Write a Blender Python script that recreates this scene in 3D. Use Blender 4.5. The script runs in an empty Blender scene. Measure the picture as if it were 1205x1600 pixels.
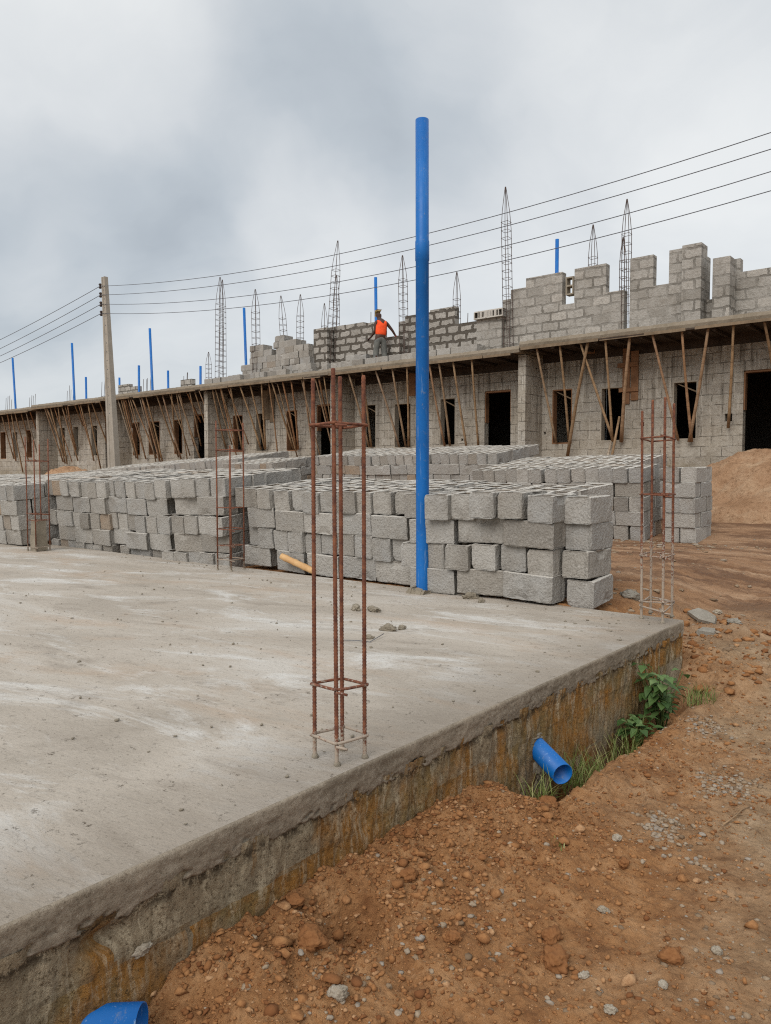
import bpy, bmesh, math, random
import numpy as np
from mathutils import Vector, Matrix, noise as mnoise

random.seed(7)
RNG = np.random.default_rng(11)
scene = bpy.context.scene
COL = scene.collection
R = math.radians

# ------------------------------------------------------------------ camera model / measuring helpers
F = 1190.0
TH = math.atan(60 / F)
AZ = R(39.38)
EYE = 1.05
_ca, _sa, _ct, _st = math.cos(AZ), math.sin(AZ), math.cos(TH), math.sin(TH)

def ray(px, py):
    xr = (px - 602.5) / F
    yr = (800 - py) / F
    fw = _ct + yr * _st
    return Vector((xr * _ca - fw * _sa, xr * _sa + fw * _ca, yr * _ct - _st))
def onY(px, py, Y):
    d = ray(px, py); t = Y / d.y
    return Vector((d.x * t, Y, EYE + d.z * t))
def onX(px, py, X):
    d = ray(px, py); t = X / d.x
    return Vector((X, d.y * t, EYE + d.z * t))
def onZ(px, py, Z):
    d = ray(px, py); t = (Z - EYE) / d.z
    return Vector((d.x * t, d.y * t, Z))

# ------------------------------------------------------------------ object helpers
def tag(o, label=None, cat=None, group=None, kind=None):
    if label: o['label'] = label
    if cat: o['category'] = cat
    if group: o['group'] = group
    if kind: o['kind'] = kind
    return o

def empty(name, loc, label, cat, group=None, rz=0.0):
    o = bpy.data.objects.new(name, None)
    o.empty_display_size = 0.2
    o.location = loc
    o.rotation_euler = (0, 0, rz)
    COL.objects.link(o)
    return tag(o, label, cat, group)

class MB:
    """collects faces, builds one mesh object"""
    def __init__(self):
        self.v = []; self.f = []
    def add(self, verts, faces):
        b = len(self.v)
        self.v.extend([tuple(p) for p in verts])
        self.f.extend([tuple(b + i for i in f) for f in faces])
    def box(self, x0, x1, y0, y1, z0, z1, jit=0.0):
        vs = [(x, y, z) for z in (z0, z1) for y in (y0, y1) for x in (x0, x1)]
        if jit:
            vs = [(x + random.uniform(-jit, jit), y + random.uniform(-jit, jit), z + random.uniform(-jit, jit)) for x, y, z in vs]
        self.add(vs, [(0, 2, 3, 1), (4, 5, 7, 6), (0, 1, 5, 4), (2, 6, 7, 3), (0, 4, 6, 2), (1, 3, 7, 5)])
    def tube(self, pts, rad, n=8, cap=True):
        pts = [Vector(p) for p in pts]
        rads = rad if isinstance(rad, (list, tuple)) else [rad] * len(pts)
        rings = []
        d0 = (pts[1] - pts[0]).normalized()
        ref = Vector((0, 0, 1)) if abs(d0.z) < 0.9 else Vector((1, 0, 0))
        a = d0.cross(ref).normalized()
        for i, p in enumerate(pts):
            d = (pts[min(i + 1, len(pts) - 1)] - pts[max(i - 1, 0)]).normalized()
            a = (a - d * a.dot(d)).normalized()
            b = d.cross(a)
            rings.append([p + (a * math.cos(2 * math.pi * k / n) + b * math.sin(2 * math.pi * k / n)) * rads[i] for k in range(n)])
        vs = [q for r in rings for q in r]
        fs = []
        for i in range(len(rings) - 1):
            for k in range(n):
                k2 = (k + 1) % n
                fs.append((i * n + k, i * n + k2, (i + 1) * n + k2, (i + 1) * n + k))
        if cap:
            fs.append(tuple(range(n - 1, -1, -1)))
            fs.append(tuple((len(rings) - 1) * n + k for k in range(n)))
        self.add(vs, fs)
    def build(self, name, mat, parent=None, smooth=False, loc=None):
        me = bpy.data.meshes.new(name)
        me.from_pydata(self.v, [], self.f)
        me.update()
        if smooth:
            me.polygons.foreach_set('use_smooth', [True] * len(me.polygons))
        return link(name, me, mat, parent, loc)

def link(name, me, mat, parent=None, loc=None):
    o = bpy.data.objects.new(name, me)
    if mat and not me.materials:
        me.materials.append(mat)
    COL.objects.link(o)
    if parent is not None:
        o.parent = parent
    if loc is not None:
        o.location = loc
    return o

def np_mesh(name, verts, quads, mat, parent=None, smooth=True):
    me = bpy.data.meshes.new(name)
    nv, nf = len(verts), len(quads)
    k = quads.shape[1]
    me.vertices.add(nv)
    me.vertices.foreach_set('co', np.ascontiguousarray(verts, dtype=np.float32).ravel())
    me.loops.add(nf * k)
    me.loops.foreach_set('vertex_index', np.ascontiguousarray(quads, dtype=np.int32).ravel())
    me.polygons.add(nf)
    me.polygons.foreach_set('loop_start', np.arange(0, nf * k, k, dtype=np.int32))
    me.polygons.foreach_set('loop_total', np.full(nf, k, dtype=np.int32))
    if smooth:
        me.polygons.foreach_set('use_smooth', np.ones(nf, dtype=bool))
    me.update(calc_edges=True)
    me.validate()
    return link(name, me, mat, parent)

def grid_quads(nr, nc):
    i = np.arange(nr - 1)[:, None] * nc + np.arange(nc - 1)[None, :]
    return np.stack([i, i + 1, i + nc + 1, i + nc], -1).reshape(-1, 4)

# ------------------------------------------------------------------ numpy noise
def _h(ix, iy, seed):
    n = (ix.astype(np.int64) * 374761393 + iy.astype(np.int64) * 668265263 + seed * 974634777) & 0xffffffff
    n = ((n ^ (n >> 13)) * 1274126177) & 0xffffffff
    return ((n ^ (n >> 16)) & 0xffff) / 65535.0
def vn(x, y, seed=0):
    x = np.asarray(x, float); y = np.asarray(y, float)
    ix = np.floor(x); iy = np.floor(y)
    fx = x - ix; fy = y - iy
    fx = fx * fx * fx * (fx * (fx * 6 - 15) + 10); fy = fy * fy * fy * (fy * (fy * 6 - 15) + 10)
    a = _h(ix, iy, seed); b = _h(ix + 1, iy, seed); c = _h(ix, iy + 1, seed); d = _h(ix + 1, iy + 1, seed)
    return (a + (b - a) * fx + (c - a) * fy + (a - b - c + d) * fx * fy) * 2 - 1
def fbm(x, y, seed=0, oct=4, gain=0.5):
    s = 0; a = 1; t = 0
    ca, sa = math.cos(0.6), math.sin(0.6)
    for o in range(oct):
        s = s + a * vn(x, y, seed + o * 17); t += a
        x, y = (x * ca - y * sa) * 2.03 + 3.1, (x * sa + y * ca) * 2.03 + 1.7
        a *= gain
    return s / t
def sstep(a, b, x):
    t = np.clip((x - a) / (b - a), 0, 1)
    return t * t * (3 - 2 * t)

# ------------------------------------------------------------------ materials
def lin(c):
    out = []
    for v in c[:3]:
        v /= 255.0
        out.append(v / 12.92 if v <= 0.04045 else ((v + 0.055) / 1.055) ** 2.4)
    return (*out, 1.0)

class NT:
    def __init__(self, name):
        self.m = bpy.data.materials.new(name)
        self.m.use_nodes = True
        self.t = self.m.node_tree
        self.b = self.t.nodes['Principled BSDF']
    def n(self, typ, ins=None, **props):
        nd = self.t.nodes.new(typ)
        for k, v in props.items(): setattr(nd, k, v)
        for k, v in (ins or {}).items(): self.set(nd.inputs[k], v)
        return nd
    def set(self, sock, v):
        if isinstance(v, bpy.types.NodeSocket): self.t.links.new(v, sock)
        elif isinstance(v, bpy.types.Node): self.t.links.new(v.outputs[0], sock)
        else: sock.default_value = v
    def pos(self): return self.n('ShaderNodeNewGeometry').outputs['Position']
    def obj(self): return self.n('ShaderNodeTexCoord').outputs['Object']
    def rnd(self): return self.n('ShaderNodeObjectInfo').outputs['Random']
    def sep(self, v):
        s = self.n('ShaderNodeSeparateXYZ', {0: v}); return s.outputs[0], s.outputs[1], s.outputs[2]
    def comb(self, x, y, z): return self.n('ShaderNodeCombineXYZ', {0: x, 1: y, 2: z}).outputs[0]
    def math(self, op, a, b=0.0, clamp=False):
        return self.n('ShaderNodeMath', {0: a, 1: b}, operation=op, use_clamp=clamp).outputs[0]
    def vm(self, op, a, b): return self.n('ShaderNodeVectorMath', {0: a, 1: b}, operation=op).outputs[0]
    def noise(self, v, s, d=4.0, r=0.6, dist=0.0, col=False):
        nd = self.n('ShaderNodeTexNoise', {'Vector': v, 'Scale': s, 'Detail': d, 'Roughness': r, 'Distortion': dist})
        return nd.outputs['Color' if col else 0]
    def vor(self, v, s, feat='F1'):
        return self.n('ShaderNodeTexVoronoi', {'Vector': v, 'Scale': s}, feature=feat).outputs['Distance']
    def ramp(self, f, stops, interp='LINEAR'):
        nd = self.n('ShaderNodeValToRGB', {0: f})
        nd.color_ramp.interpolation = interp
        e = nd.color_ramp.elements
        while len(e) < len(stops): e.new(0.5)
        for i, (p, c) in enumerate(stops):
            e[i].position = p
            e[i].color = c if not isinstance(c, (int, float)) else (c, c, c, 1)
        return nd.outputs[0]
    def mix(self, f, a, b, blend='MIX'):
        nd = self.t.nodes.new('ShaderNodeMix'); nd.data_type = 'RGBA'; nd.blend_type = blend
        self.set(nd.inputs[0], f); self.set(nd.inputs[6], a); self.set(nd.inputs[7], b)
        return nd.outputs[2]
    def bump(self, h, strength=0.5, dist=0.01, prev=None):
        ins = {'Height': h, 'Strength': strength, 'Distance': dist}
        if prev is not None: ins['Normal'] = prev
        return self.n('ShaderNodeBump', ins).outputs[0]
    def out(self, col, rough=0.9, normal=None, spec=0.25, **kw):
        self.set(self.b.inputs['Base Color'], col)
        self.set(self.b.inputs['Roughness'], rough)
        self.set(self.b.inputs['Specular IOR Level'], spec)
        if normal is not None: self.set(self.b.inputs['Normal'], normal)
        for k, v in kw.items(): self.set(self.b.inputs[k], v)
        return self.m

def mat_block(island=False):
    t = NT('concrete_block_far' if island else 'concrete_block')
    o = t.n('ShaderNodeAttribute', attribute_name='local').outputs['Vector']
    r = t.n('ShaderNodeNewGeometry').outputs['Random Per Island'] if island else t.rnd()
    v = t.vm('ADD', o, t.comb(t.math('MULTIPLY', r, 37.0), t.math('MULTIPLY', r, 91.0), t.math('MULTIPLY', r, 53.0)))
    base = t.ramp(r, [(0.0, lin((130, 125, 118))), (0.22, lin((162, 158, 151))), (0.5, lin((152, 150, 146))), (0.78, lin((174, 170, 163))), (0.955, lin((144, 138, 129))), (1.0, lin((154, 130, 106)))])
    big = t.noise(v, 5.0, 3, 0.6)
    col = t.mix(t.ramp(big, [(0.3, 0.0), (0.75, 0.6)]), base, lin((142, 134, 123)))
    col = t.mix(t.ramp(t.noise(v, 2.4, 4, 0.65), [(0.56, 0.0), (0.66, 0.45)]), col, lin((118, 112, 104)))
    sp = t.noise(v, 62.0, 3, 0.8)
    col = t.mix(t.ramp(sp, [(0.30, 0.62), (0.45, 0.0)]), col, lin((92, 87, 80)))
    col = t.mix(t.ramp(sp, [(0.58, 0.0), (0.72, 0.5)]), col, lin((206, 202, 195)))
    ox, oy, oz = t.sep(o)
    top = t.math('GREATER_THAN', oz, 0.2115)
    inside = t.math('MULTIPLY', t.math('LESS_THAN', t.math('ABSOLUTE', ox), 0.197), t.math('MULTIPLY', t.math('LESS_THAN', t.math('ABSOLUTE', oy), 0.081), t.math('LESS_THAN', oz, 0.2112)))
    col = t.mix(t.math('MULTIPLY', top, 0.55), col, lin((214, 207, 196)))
    col = t.mix(t.math('MULTIPLY', inside, 0.75), col, lin((104, 90, 74)))  # cell walls darkened: shade of the hollows put into the colour
    pit = t.vor(v, 55.0)
    h = t.math('ADD', t.noise(v, 45.0, 4, 0.75), t.math('MULTIPLY', pit, 0.5))
    return t.out(col, 0.95, t.bump(h, 0.9, 0.012), 0.12)

def brick_coords(t, wob=0.01):
    x, y, z = t.sep(t.pos())
    u = t.math('ADD', x, y)
    v = t.comb(u, z, 0.0)
    nz = t.noise(v, 6.0, 2, 0.5, col=True)
    off = t.vm('SCALE', t.vm('SUBTRACT', nz, (0.5, 0.5, 0.5)), (0, 0, 0))
    nd = t.t.nodes[-1] if False else None
    sc = t.n('ShaderNodeVectorMath', {0: t.vm('SUBTRACT', nz, (0.5, 0.5, 0.5))}, operation='SCALE')
    sc.inputs['Scale'].default_value = wob * 2
    return v, t.vm('ADD', v, sc.outputs[0]), u, z

def mat_wall():
    t = NT('facade_blockwork')
    v, vw, u, z = brick_coords(t, 0.02)
    br = t.n('ShaderNodeTexBrick', {'Vector': vw, 'Color1': (0.1, 0.1, 0.1, 1), 'Color2': (0.9, 0.9, 0.9, 1), 'Mortar': (0.5, 0.5, 0.5, 1),
             'Scale': 1.0, 'Mortar Size': 0.010, 'Mortar Smooth': 0.35, 'Bias': 0.0, 'Brick Width': 0.47, 'Row Height': 0.24})
    br.offset = 0.5
    tone = t.ramp(br.outputs['Color'], [(0.1, lin((162, 155, 144))), (0.4, lin((178, 171, 160))), (0.6, lin((170, 163, 151))), (0.9, lin((185, 179, 168)))])
    big = t.noise(v, 0.9, 5, 0.65)
    col = t.mix(t.ramp(big, [(0.38, 0.0), (0.66, 0.8)]), tone, lin((166, 156, 140)))
    b2 = t.noise(t.vm('ADD', v, (13.0, 4.0, 0.0)), 1.6, 5, 0.7)
    col = t.mix(t.ramp(b2, [(0.52, 0.0), (0.68, 0.6)]), col, lin((138, 127, 111)))
    med = t.noise(v, 9.0, 5, 0.75)
    col = t.mix(t.ramp(med, [(0.52, 0.0), (0.68, 0.7)]), col, lin((130, 119, 104)))
    col = t.mix(t.ramp(med, [(0.30, 0.6), (0.44, 0.0)]), col, lin((192, 185, 172)))
    sv = t.comb(t.math('MULTIPLY', u, 11.0), t.math('MULTIPLY', z, 0.55), 0.0)
    st = t.noise(sv, 1.0, 3, 0.65)
    up = t.ramp(t.math('MULTIPLY', t.math('SUBTRACT', z, 1.6), 0.42), [(0.0, 0.12), (0.75, 0.8), (1.0, 1.0)])
    col = t.mix(t.math('MULTIPLY', t.ramp(st, [(0.57, 0.0), (0.64, 0.9)]), up), col, lin((208, 201, 188)))
    sd = t.noise(t.vm('ADD', sv, (31.0, 7.0, 0)), 0.8, 3, 0.65)
    col = t.mix(t.math('MULTIPLY', t.ramp(sd, [(0.52, 0.0), (0.64, 0.85)]), up), col, lin((98, 90, 79)))
    low = t.ramp(t.math('MULTIPLY', t.math('SUBTRACT', z, 0.75), 1.0), [(0.05, 0.8), (0.7, 0.0)])
    col = t.mix(t.math('MULTIPLY', low, t.ramp(t.noise(v, 3.0, 4, 0.7), [(0.35, 0.2), (0.6, 1.0)])), col, lin((112, 96, 60)))
    fac = br.outputs['Fac']
    jn = t.ramp(t.noise(v, 4.0, 5, 0.75), [(0.42, 0.0), (0.62, 0.75)])
    col = t.mix(t.math('MULTIPLY', fac, jn), col, lin((86, 78, 67)))
    h = t.math('SUBTRACT', t.noise(v, 22.0, 6, 0.8), t.math('MULTIPLY', fac, t.math('MULTIPLY', jn, 0.9)))
    return t.out(col, 0.95, t.bump(h, 1.0, 0.03), 0.1)

def mat_upper(dark=False):
    t = NT('upper_blockwork_raked' if dark else 'upper_blockwork')
    v, vw, u, z = brick_coords(t, 0.07 if dark else 0.045)
    br = t.n('ShaderNodeTexBrick', {'Vector': vw, 'Color1': (0.1, 0.1, 0.1, 1), 'Color2': (0.9, 0.9, 0.9, 1), 'Mortar': (0.5, 0.5, 0.5, 1),
             'Scale': 1.0, 'Mortar Size': 0.046 if dark else 0.026, 'Mortar Smooth': 0.25, 'Bias': 0.0, 'Brick Width': 0.47, 'Row Height': 0.24})
    br.offset = 0.5
    tone = t.ramp(br.outputs['Color'], [(0.1, lin((152, 147, 139))), (0.4, lin((174, 169, 161))), (0.6, lin((162, 157, 149))), (0.9, lin((184, 178, 169)))])
    col = t.mix(t.ramp(t.noise(v, 9.0, 5, 0.75), [(0.48, 0.0), (0.68, 0.75)]), tone, lin((132, 126, 117)))
    col = t.mix(t.ramp(t.noise(t.vm('ADD', v, (7.0, 3.0, 0.0)), 1.4, 5, 0.7), [(0.5, 0.0), (0.68, 0.6)]), col, lin((138, 131, 121)))
    # the left end has raked dark joints, the right end is flushed up with mortar
    sel = t.math('ADD', t.ramp(t.noise(v, 1.3, 3, 0.6), [(0.40, 0.0), (0.60, 0.6)]), t.ramp(t.math('MULTIPLY', t.math('ADD', u, 6.5), 0.25), [(0.0, 0.9), (1.0, 0.15)]), True)
    if dark: sel = t.ramp(t.noise(v, 2.0, 3, 0.6), [(0.3, 0.75), (0.5, 1.0)])
    col = t.mix(t.math('MULTIPLY', br.outputs['Fac'], sel), col, lin((92, 86, 78) if dark else (104, 99, 91)))
    h = t.math('SUBTRACT', t.noise(v, 22.0, 6, 0.8), t.math('MULTIPLY', br.outputs['Fac'], t.math('MULTIPLY', sel, 0.9)))
    return t.out(col, 0.95, t.bump(h, 1.0, 0.03), 0.1)

def mat_concrete(name, a, b, c, sc=1.0, bump=0.5):
    t = NT(name)
    p = t.pos()
    col = t.mix(t.ramp(t.noise(p, 1.3 * sc, 5, 0.65), [(0.35, 0.0), (0.68, 1.0)]), lin(a), lin(b))
    col = t.mix(t.ramp(t.noise(p, 9 * sc, 5, 0.7), [(0.5, 0.0), (0.75, 0.7)]), col, lin(c))
    sp = t.noise(p, 60 * sc, 3, 0.8)
    col = t.mix(t.ramp(sp, [(0.28, 0.5), (0.42, 0.0)]), col, lin(tuple(v * 0.6 for v in c)))
    return t.out(col, 0.92, t.bump(t.noise(p, 30 * sc, 5, 0.75), bump, 0.01), 0.2)

def mat_slab_top():
    t = NT('slab_concrete')
    p = t.pos()
    x, y, z = t.sep(p)
    # the screed was drawn along one direction: stretch the stains
    q = t.comb(t.math('MULTIPLY', t.math('ADD', x, t.math('MULTIPLY', y, 0.35)), 0.55), t.math('MULTIPLY', t.math('SUBTRACT', y, t.math('MULTIPLY', x, 0.2)), 1.5), z)
    n1 = t.noise(q, 0.6, 7, 0.66, 0.8)
    col = t.ramp(n1, [(0.30, lin((144, 134, 121))), (0.44, lin((162, 152, 139))), (0.54, lin((171, 161, 148))), (0.66, lin((182, 175, 165)))])
    n2 = t.noise(q, 1.7, 7, 0.72, 0.6)
    col = t.mix(t.ramp(n2, [(0.52, 0.0), (0.64, 0.85)]), col, lin((194, 190, 183)))
    n3 = t.noise(t.vm('ADD', q, (9.0, 3.0, 0.0)), 1.1, 6, 0.7, 0.5)
    col = t.mix(t.ramp(n3, [(0.54, 0.0), (0.66, 0.42)]), col, lin((164, 140, 116)))
    n5 = t.noise(t.vm('ADD', q, (2.0, 33.0, 0.0)), 2.6, 6, 0.72, 0.5)
    col = t.mix(t.ramp(n5, [(0.54, 0.0), (0.70, 0.5)]), col, lin((124, 113, 101)))
    rim = t.ramp(t.math('ADD', t.math('MULTIPLY', t.math('ADD', x, 2.35), 1.8), t.math('MULTIPLY', t.math('SUBTRACT', n2, 0.5), 1.6)), [(0.1, 0.0), (0.85, 0.6)])
    col = t.mix(rim, col, lin((128, 117, 104)))
    sp = t.noise(p, 48, 4, 0.8)
    col = t.mix(t.ramp(sp, [(0.30, 0.7), (0.42, 0.0)]), col, lin((96, 86, 74)))
    col = t.mix(t.ramp(sp, [(0.60, 0.0), (0.74, 0.5)]), col, lin((190, 182, 170)))
    pk = t.noise(p, 17, 5, 0.85)
    col = t.mix(t.math('MULTIPLY', t.ramp(pk, [(0.60, 0.0), (0.66, 0.9)]), t.ramp(n5, [(0.42, 0.0), (0.56, 1.0)])), col, lin((88, 76, 62)))
    h = t.math('SUBTRACT', t.math('ADD', t.noise(q, 14, 6, 0.78), t.math('MULTIPLY', t.noise(p, 70, 3, 0.7), 0.4)), t.math('MULTIPLY', t.ramp(pk, [(0.60, 0.0), (0.66, 1.0)]), 0.4))
    return t.out(col, t.ramp(n2, [(0.4, 0.88), (0.7, 0.72)]), t.bump(h, 0.6, 0.016), 0.22)

def mat_slab_band():
    t = NT('slab_edge_concrete')
    p = t.pos()
    col = t.mix(t.ramp(t.noise(p, 3, 6, 0.7), [(0.38, 0.0), (0.62, 1.0)]), lin((148, 135, 118)), lin((122, 111, 96)))
    col = t.mix(t.ramp(t.noise(p, 13, 6, 0.75), [(0.48, 0.0), (0.66, 0.7)]), col, lin((158, 147, 131)))
    g = t.noise(p, 75, 4, 0.85)
    col = t.mix(t.ramp(g, [(0.32, 0.75), (0.46, 0.0)]), col, lin((84, 73, 60)))
    col = t.mix(t.ramp(g, [(0.56, 0.0), (0.70, 0.5)]), col, lin((186, 176, 160)))
    return t.out(col, 0.94, t.bump(t.math('ADD', t.noise(p, 40, 6, 0.8), t.math('MULTIPLY', g, 0.5)), 0.8, 0.012), 0.15)

def mat_found_wall():
    t = NT('stained_foundation_wall')
    p = t.pos(); x, y, z = t.sep(p)
    s = t.math('SUBTRACT', y, x)
    e = t.comb(t.math('MULTIPLY', s, 1.0), z, 0.0)
    sv = t.comb(t.math('MULTIPLY', s, 30.0), t.math('MULTIPLY', z, 3.2), 0.0)
    base = t.ramp(t.noise(e, 2.6, 6, 0.68), [(0.32, lin((104, 82, 48))), (0.45, lin((154, 108, 54))), (0.57, lin((130, 108, 70))), (0.7, lin((98, 84, 58)))])
    # separate blocks weather differently
    blk = t.n('ShaderNodeTexBrick', {'Vector': e, 'Color1': (0, 0, 0, 1), 'Color2': (1, 1, 1, 1), 'Mortar': (0.5, 0.5, 0.5, 1), 'Scale': 1.0, 'Mortar Size': 0.008, 'Brick Width': 0.47, 'Row Height': 0.24})
    gp = t.math('ADD', t.math('MULTIPLY', t.noise(t.comb(t.math('MULTIPLY', s, 1.9), t.math('MULTIPLY', z, 0.9), 3.0), 1.0, 5, 0.65), 0.8), t.math('MULTIPLY', t.sep(blk.outputs['Color'])[0], 0.18))
    gp = t.math('ADD', gp, t.ramp(t.math('MULTIPLY', t.math('SUBTRACT', s, 2.4), 0.5), [(0.0, 0.12), (0.5, 0.08), (0.62, -0.06)]))
    col = t.mix(t.ramp(gp, [(0.52, 0.0), (0.60, 0.9)]), base, lin((146, 134, 113)))
    zone = t.ramp(t.noise(t.comb(s, 2.0, 0.0), 2.4, 2, 0.5), [(0.32, 0.3), (0.46, 1.0)])
    up = t.ramp(t.math('ADD', t.math('MULTIPLY', z, 2.0), 1.15), [(0.0, 0.1), (0.5, 0.55), (0.9, 1.0)])
    grain = t.noise(p, 65, 4, 0.85)
    st = t.noise(sv, 1.0, 4, 0.75)
    col = t.mix(t.math('MULTIPLY', t.math('MULTIPLY', t.ramp(st, [(0.48, 0.0), (0.62, 0.95)]), up), t.math('MULTIPLY', zone, t.ramp(grain, [(0.38, 0.2), (0.56, 1.0)]))), col, lin((188, 174, 148)))
    s2 = t.noise(t.vm('ADD', t.vm('MULTIPLY', sv, (0.5, 1.2, 1.0)), (17.0, 5.0, 0.0)), 0.9, 5, 0.75)
    col = t.mix(t.ramp(s2, [(0.52, 0.0), (0.70, 0.5)]), col, lin((84, 60, 34)))
    wet = t.ramp(t.math('ADD', t.math('MULTIPLY', z, 2.2), 1.7), [(0.0, 0.7), (0.6, 0.0)])
    col = t.mix(wet, col, lin((118, 70, 38)))
    col = t.mix(t.ramp(grain, [(0.34, 0.8), (0.47, 0.0)]), col, lin((66, 52, 34)))
    col = t.mix(t.ramp(grain, [(0.57, 0.0), (0.70, 0.6)]), col, lin((182, 166, 138)))
    col = t.mix(t.math('MULTIPLY', blk.outputs['Fac'], t.ramp(t.noise(p, 6, 3, 0.6), [(0.42, 0.0), (0.62, 0.4)])), col, lin((80, 64, 44)))
    # dark crust right under the lip
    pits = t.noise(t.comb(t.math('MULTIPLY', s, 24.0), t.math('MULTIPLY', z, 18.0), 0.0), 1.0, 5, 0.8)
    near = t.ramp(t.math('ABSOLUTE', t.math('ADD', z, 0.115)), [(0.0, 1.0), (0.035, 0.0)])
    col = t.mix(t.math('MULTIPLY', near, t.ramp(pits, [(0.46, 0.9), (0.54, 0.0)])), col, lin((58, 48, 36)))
    h = t.math('ADD', t.noise(p, 30, 6, 0.82), t.math('MULTIPLY', grain, 0.6))
    return t.out(col, 0.93, t.bump(h, 0.9, 0.016), 0.15)

def mat_earth():
    t = NT('laterite_earth')
    p = t.pos(); x, y, z = t.sep(p)
    n1 = t.noise(p, 1.1, 5, 0.62, 0.3)
    n2 = t.noise(p, 6.5, 6, 0.7)
    red = t.ramp(n2, [(0.3, lin((120, 80, 50))), (0.5, lin((156, 112, 73))), (0.7, lin((180, 138, 98)))])
    tan = t.ramp(n2, [(0.3, lin((128, 102, 76))), (0.5, lin((155, 128, 99))), (0.72, lin((177, 151, 122)))])
    # loose red fill beside the slab, trodden paler earth away from it
    away = t.math('ADD', t.math('MULTIPLY', t.math('ADD', x, 1.35), 0.9), t.math('ADD', t.math('MULTIPLY', t.math('SUBTRACT', y, 3.0), 0.30), t.math('MULTIPLY', t.math('SUBTRACT', n1, 0.5), 2.4)))
    col = t.mix(t.ramp(away, [(0.0, 0.0), (0.9, 1.0)]), red, tan)
    # road behind: streaky along its length
    rv = t.comb(t.math('MULTIPLY', x, 0.35), t.math('MULTIPLY', y, 2.6), 0.0)
    rn = t.noise(rv, 1.6, 5, 0.65)
    road = t.ramp(rn, [(0.3, lin((116, 84, 60))), (0.45, lin((146, 112, 84))), (0.6, lin((162, 130, 102))), (0.75, lin((188, 164, 138)))])
    mud = t.ramp(t.noise(t.comb(t.math('MULTIPLY', x, 0.8), t.math('MULTIPLY', y, 1.9), 4.0), 1.3, 5, 0.68), [(0.46, 0.0), (0.58, 0.85)])
    road = t.mix(mud, road, lin((104, 74, 52)))
    onroad = t.ramp(t.math('MULTIPLY', t.math('SUBTRACT', y, 6.0), 0.6), [(0.0, 0.0), (1.0, 1.0)])
    col = t.mix(onroad, col, road)
    n4 = t.noise(p, 45, 4, 0.75)
    col = t.mix(t.ramp(n4, [(0.62, 0.0), (0.74, 0.55)]), col, lin((190, 166, 138)))
    col = t.mix(t.ramp(n4, [(0.26, 0.6), (0.4, 0.0)]), col, lin((86, 52, 30)))
    n6 = t.noise(p, 17, 5, 0.8)
    col = t.mix(t.ramp(n6, [(0.54, 0.0), (0.68, 0.6)]), col, lin((96, 66, 44)))
    h = t.math('ADD', t.noise(p, 28, 6, 0.8), t.math('MULTIPLY', t.vor(p, 40), 0.5))
    return t.out(col, t.math('SUBTRACT', 0.97, t.math('MULTIPLY', t.math('MULTIPLY', mud, onroad), 0.4)), t.bump(h, 1.0, 0.022), 0.16)

def mat_clod(name, stops, sc=30):
    t = NT(name)
    p = t.pos()
    cell = t.n('ShaderNodeNewGeometry').outputs['Random Per Island']
    col = t.ramp(cell, stops)
    col = t.mix(t.ramp(t.noise(p, sc * 2, 4, 0.7), [(0.35, 0.6), (0.6, 0.0)]), col, stops[0][1])
    return t.out(col, 0.95, t.bump(t.noise(p, sc, 4, 0.7), 0.6, 0.006), 0.15)

def mat_rust(name='rusty_rebar', cement=0.0, dark=False):
    t = NT(name)
    p = t.pos(); o = t.obj(); z = t.sep(o)[2]
    a, b = ((98, 80, 72), (74, 66, 62)) if dark else ((132, 84, 60), (86, 53, 43))
    col = t.mix(t.ramp(t.noise(p, 40, 4, 0.7), [(0.35, 0.0), (0.65, 1.0)]), lin(a), lin(b))
    if cement:
        k = t.ramp(t.math('SUBTRACT', 1.0, t.math('MULTIPLY', z, 1.0 / cement)), [(0.0, 0.0), (0.6, 0.75), (1.0, 1.0)])
        f = t.math('ADD', t.math('MULTIPLY', k, 0.38), t.math('MULTIPLY', t.noise(p, 65, 4, 0.75), 0.62))
        col = t.mix(t.ramp(f, [(0.56, 0.0), (0.62, 0.9)]), col, lin((160, 148, 133)))
    return t.out(col, 0.85, t.bump(t.noise(p, 120, 3, 0.7), 0.4, 0.003), 0.3)

def mat_pvc():
    t = NT('blue_pvc')
    p = t.pos(); x, y, z = t.sep(p)
    col = t.mix(t.ramp(t.noise(p, 2.5, 4, 0.6), [(0.35, 0.0), (0.7, 1.0)]), lin((0, 90, 162)), lin((4, 102, 178)))
    sc = t.noise(t.comb(t.math('MULTIPLY', x, 60), t.math('MULTIPLY', y, 60), t.math('MULTIPLY', z, 3.0)), 1.0, 4, 0.75)
    col = t.mix(t.math('MULTIPLY', t.ramp(sc, [(0.60, 0.0), (0.68, 0.75)]), t.ramp(t.math('MULTIPLY', z, 0.3), [(0.0, 1.0), (1.0, 0.35)])), col, lin((132, 160, 190)))
    col = t.mix(t.ramp(t.noise(p, 26, 4, 0.75), [(0.60, 0.0), (0.74, 0.6)]), col, lin((128, 134, 136)))
    return t.out(col, t.ramp(t.noise(p, 9, 3, 0.6), [(0.3, 0.38), (0.7, 0.6)]), None, 0.4)

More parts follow.
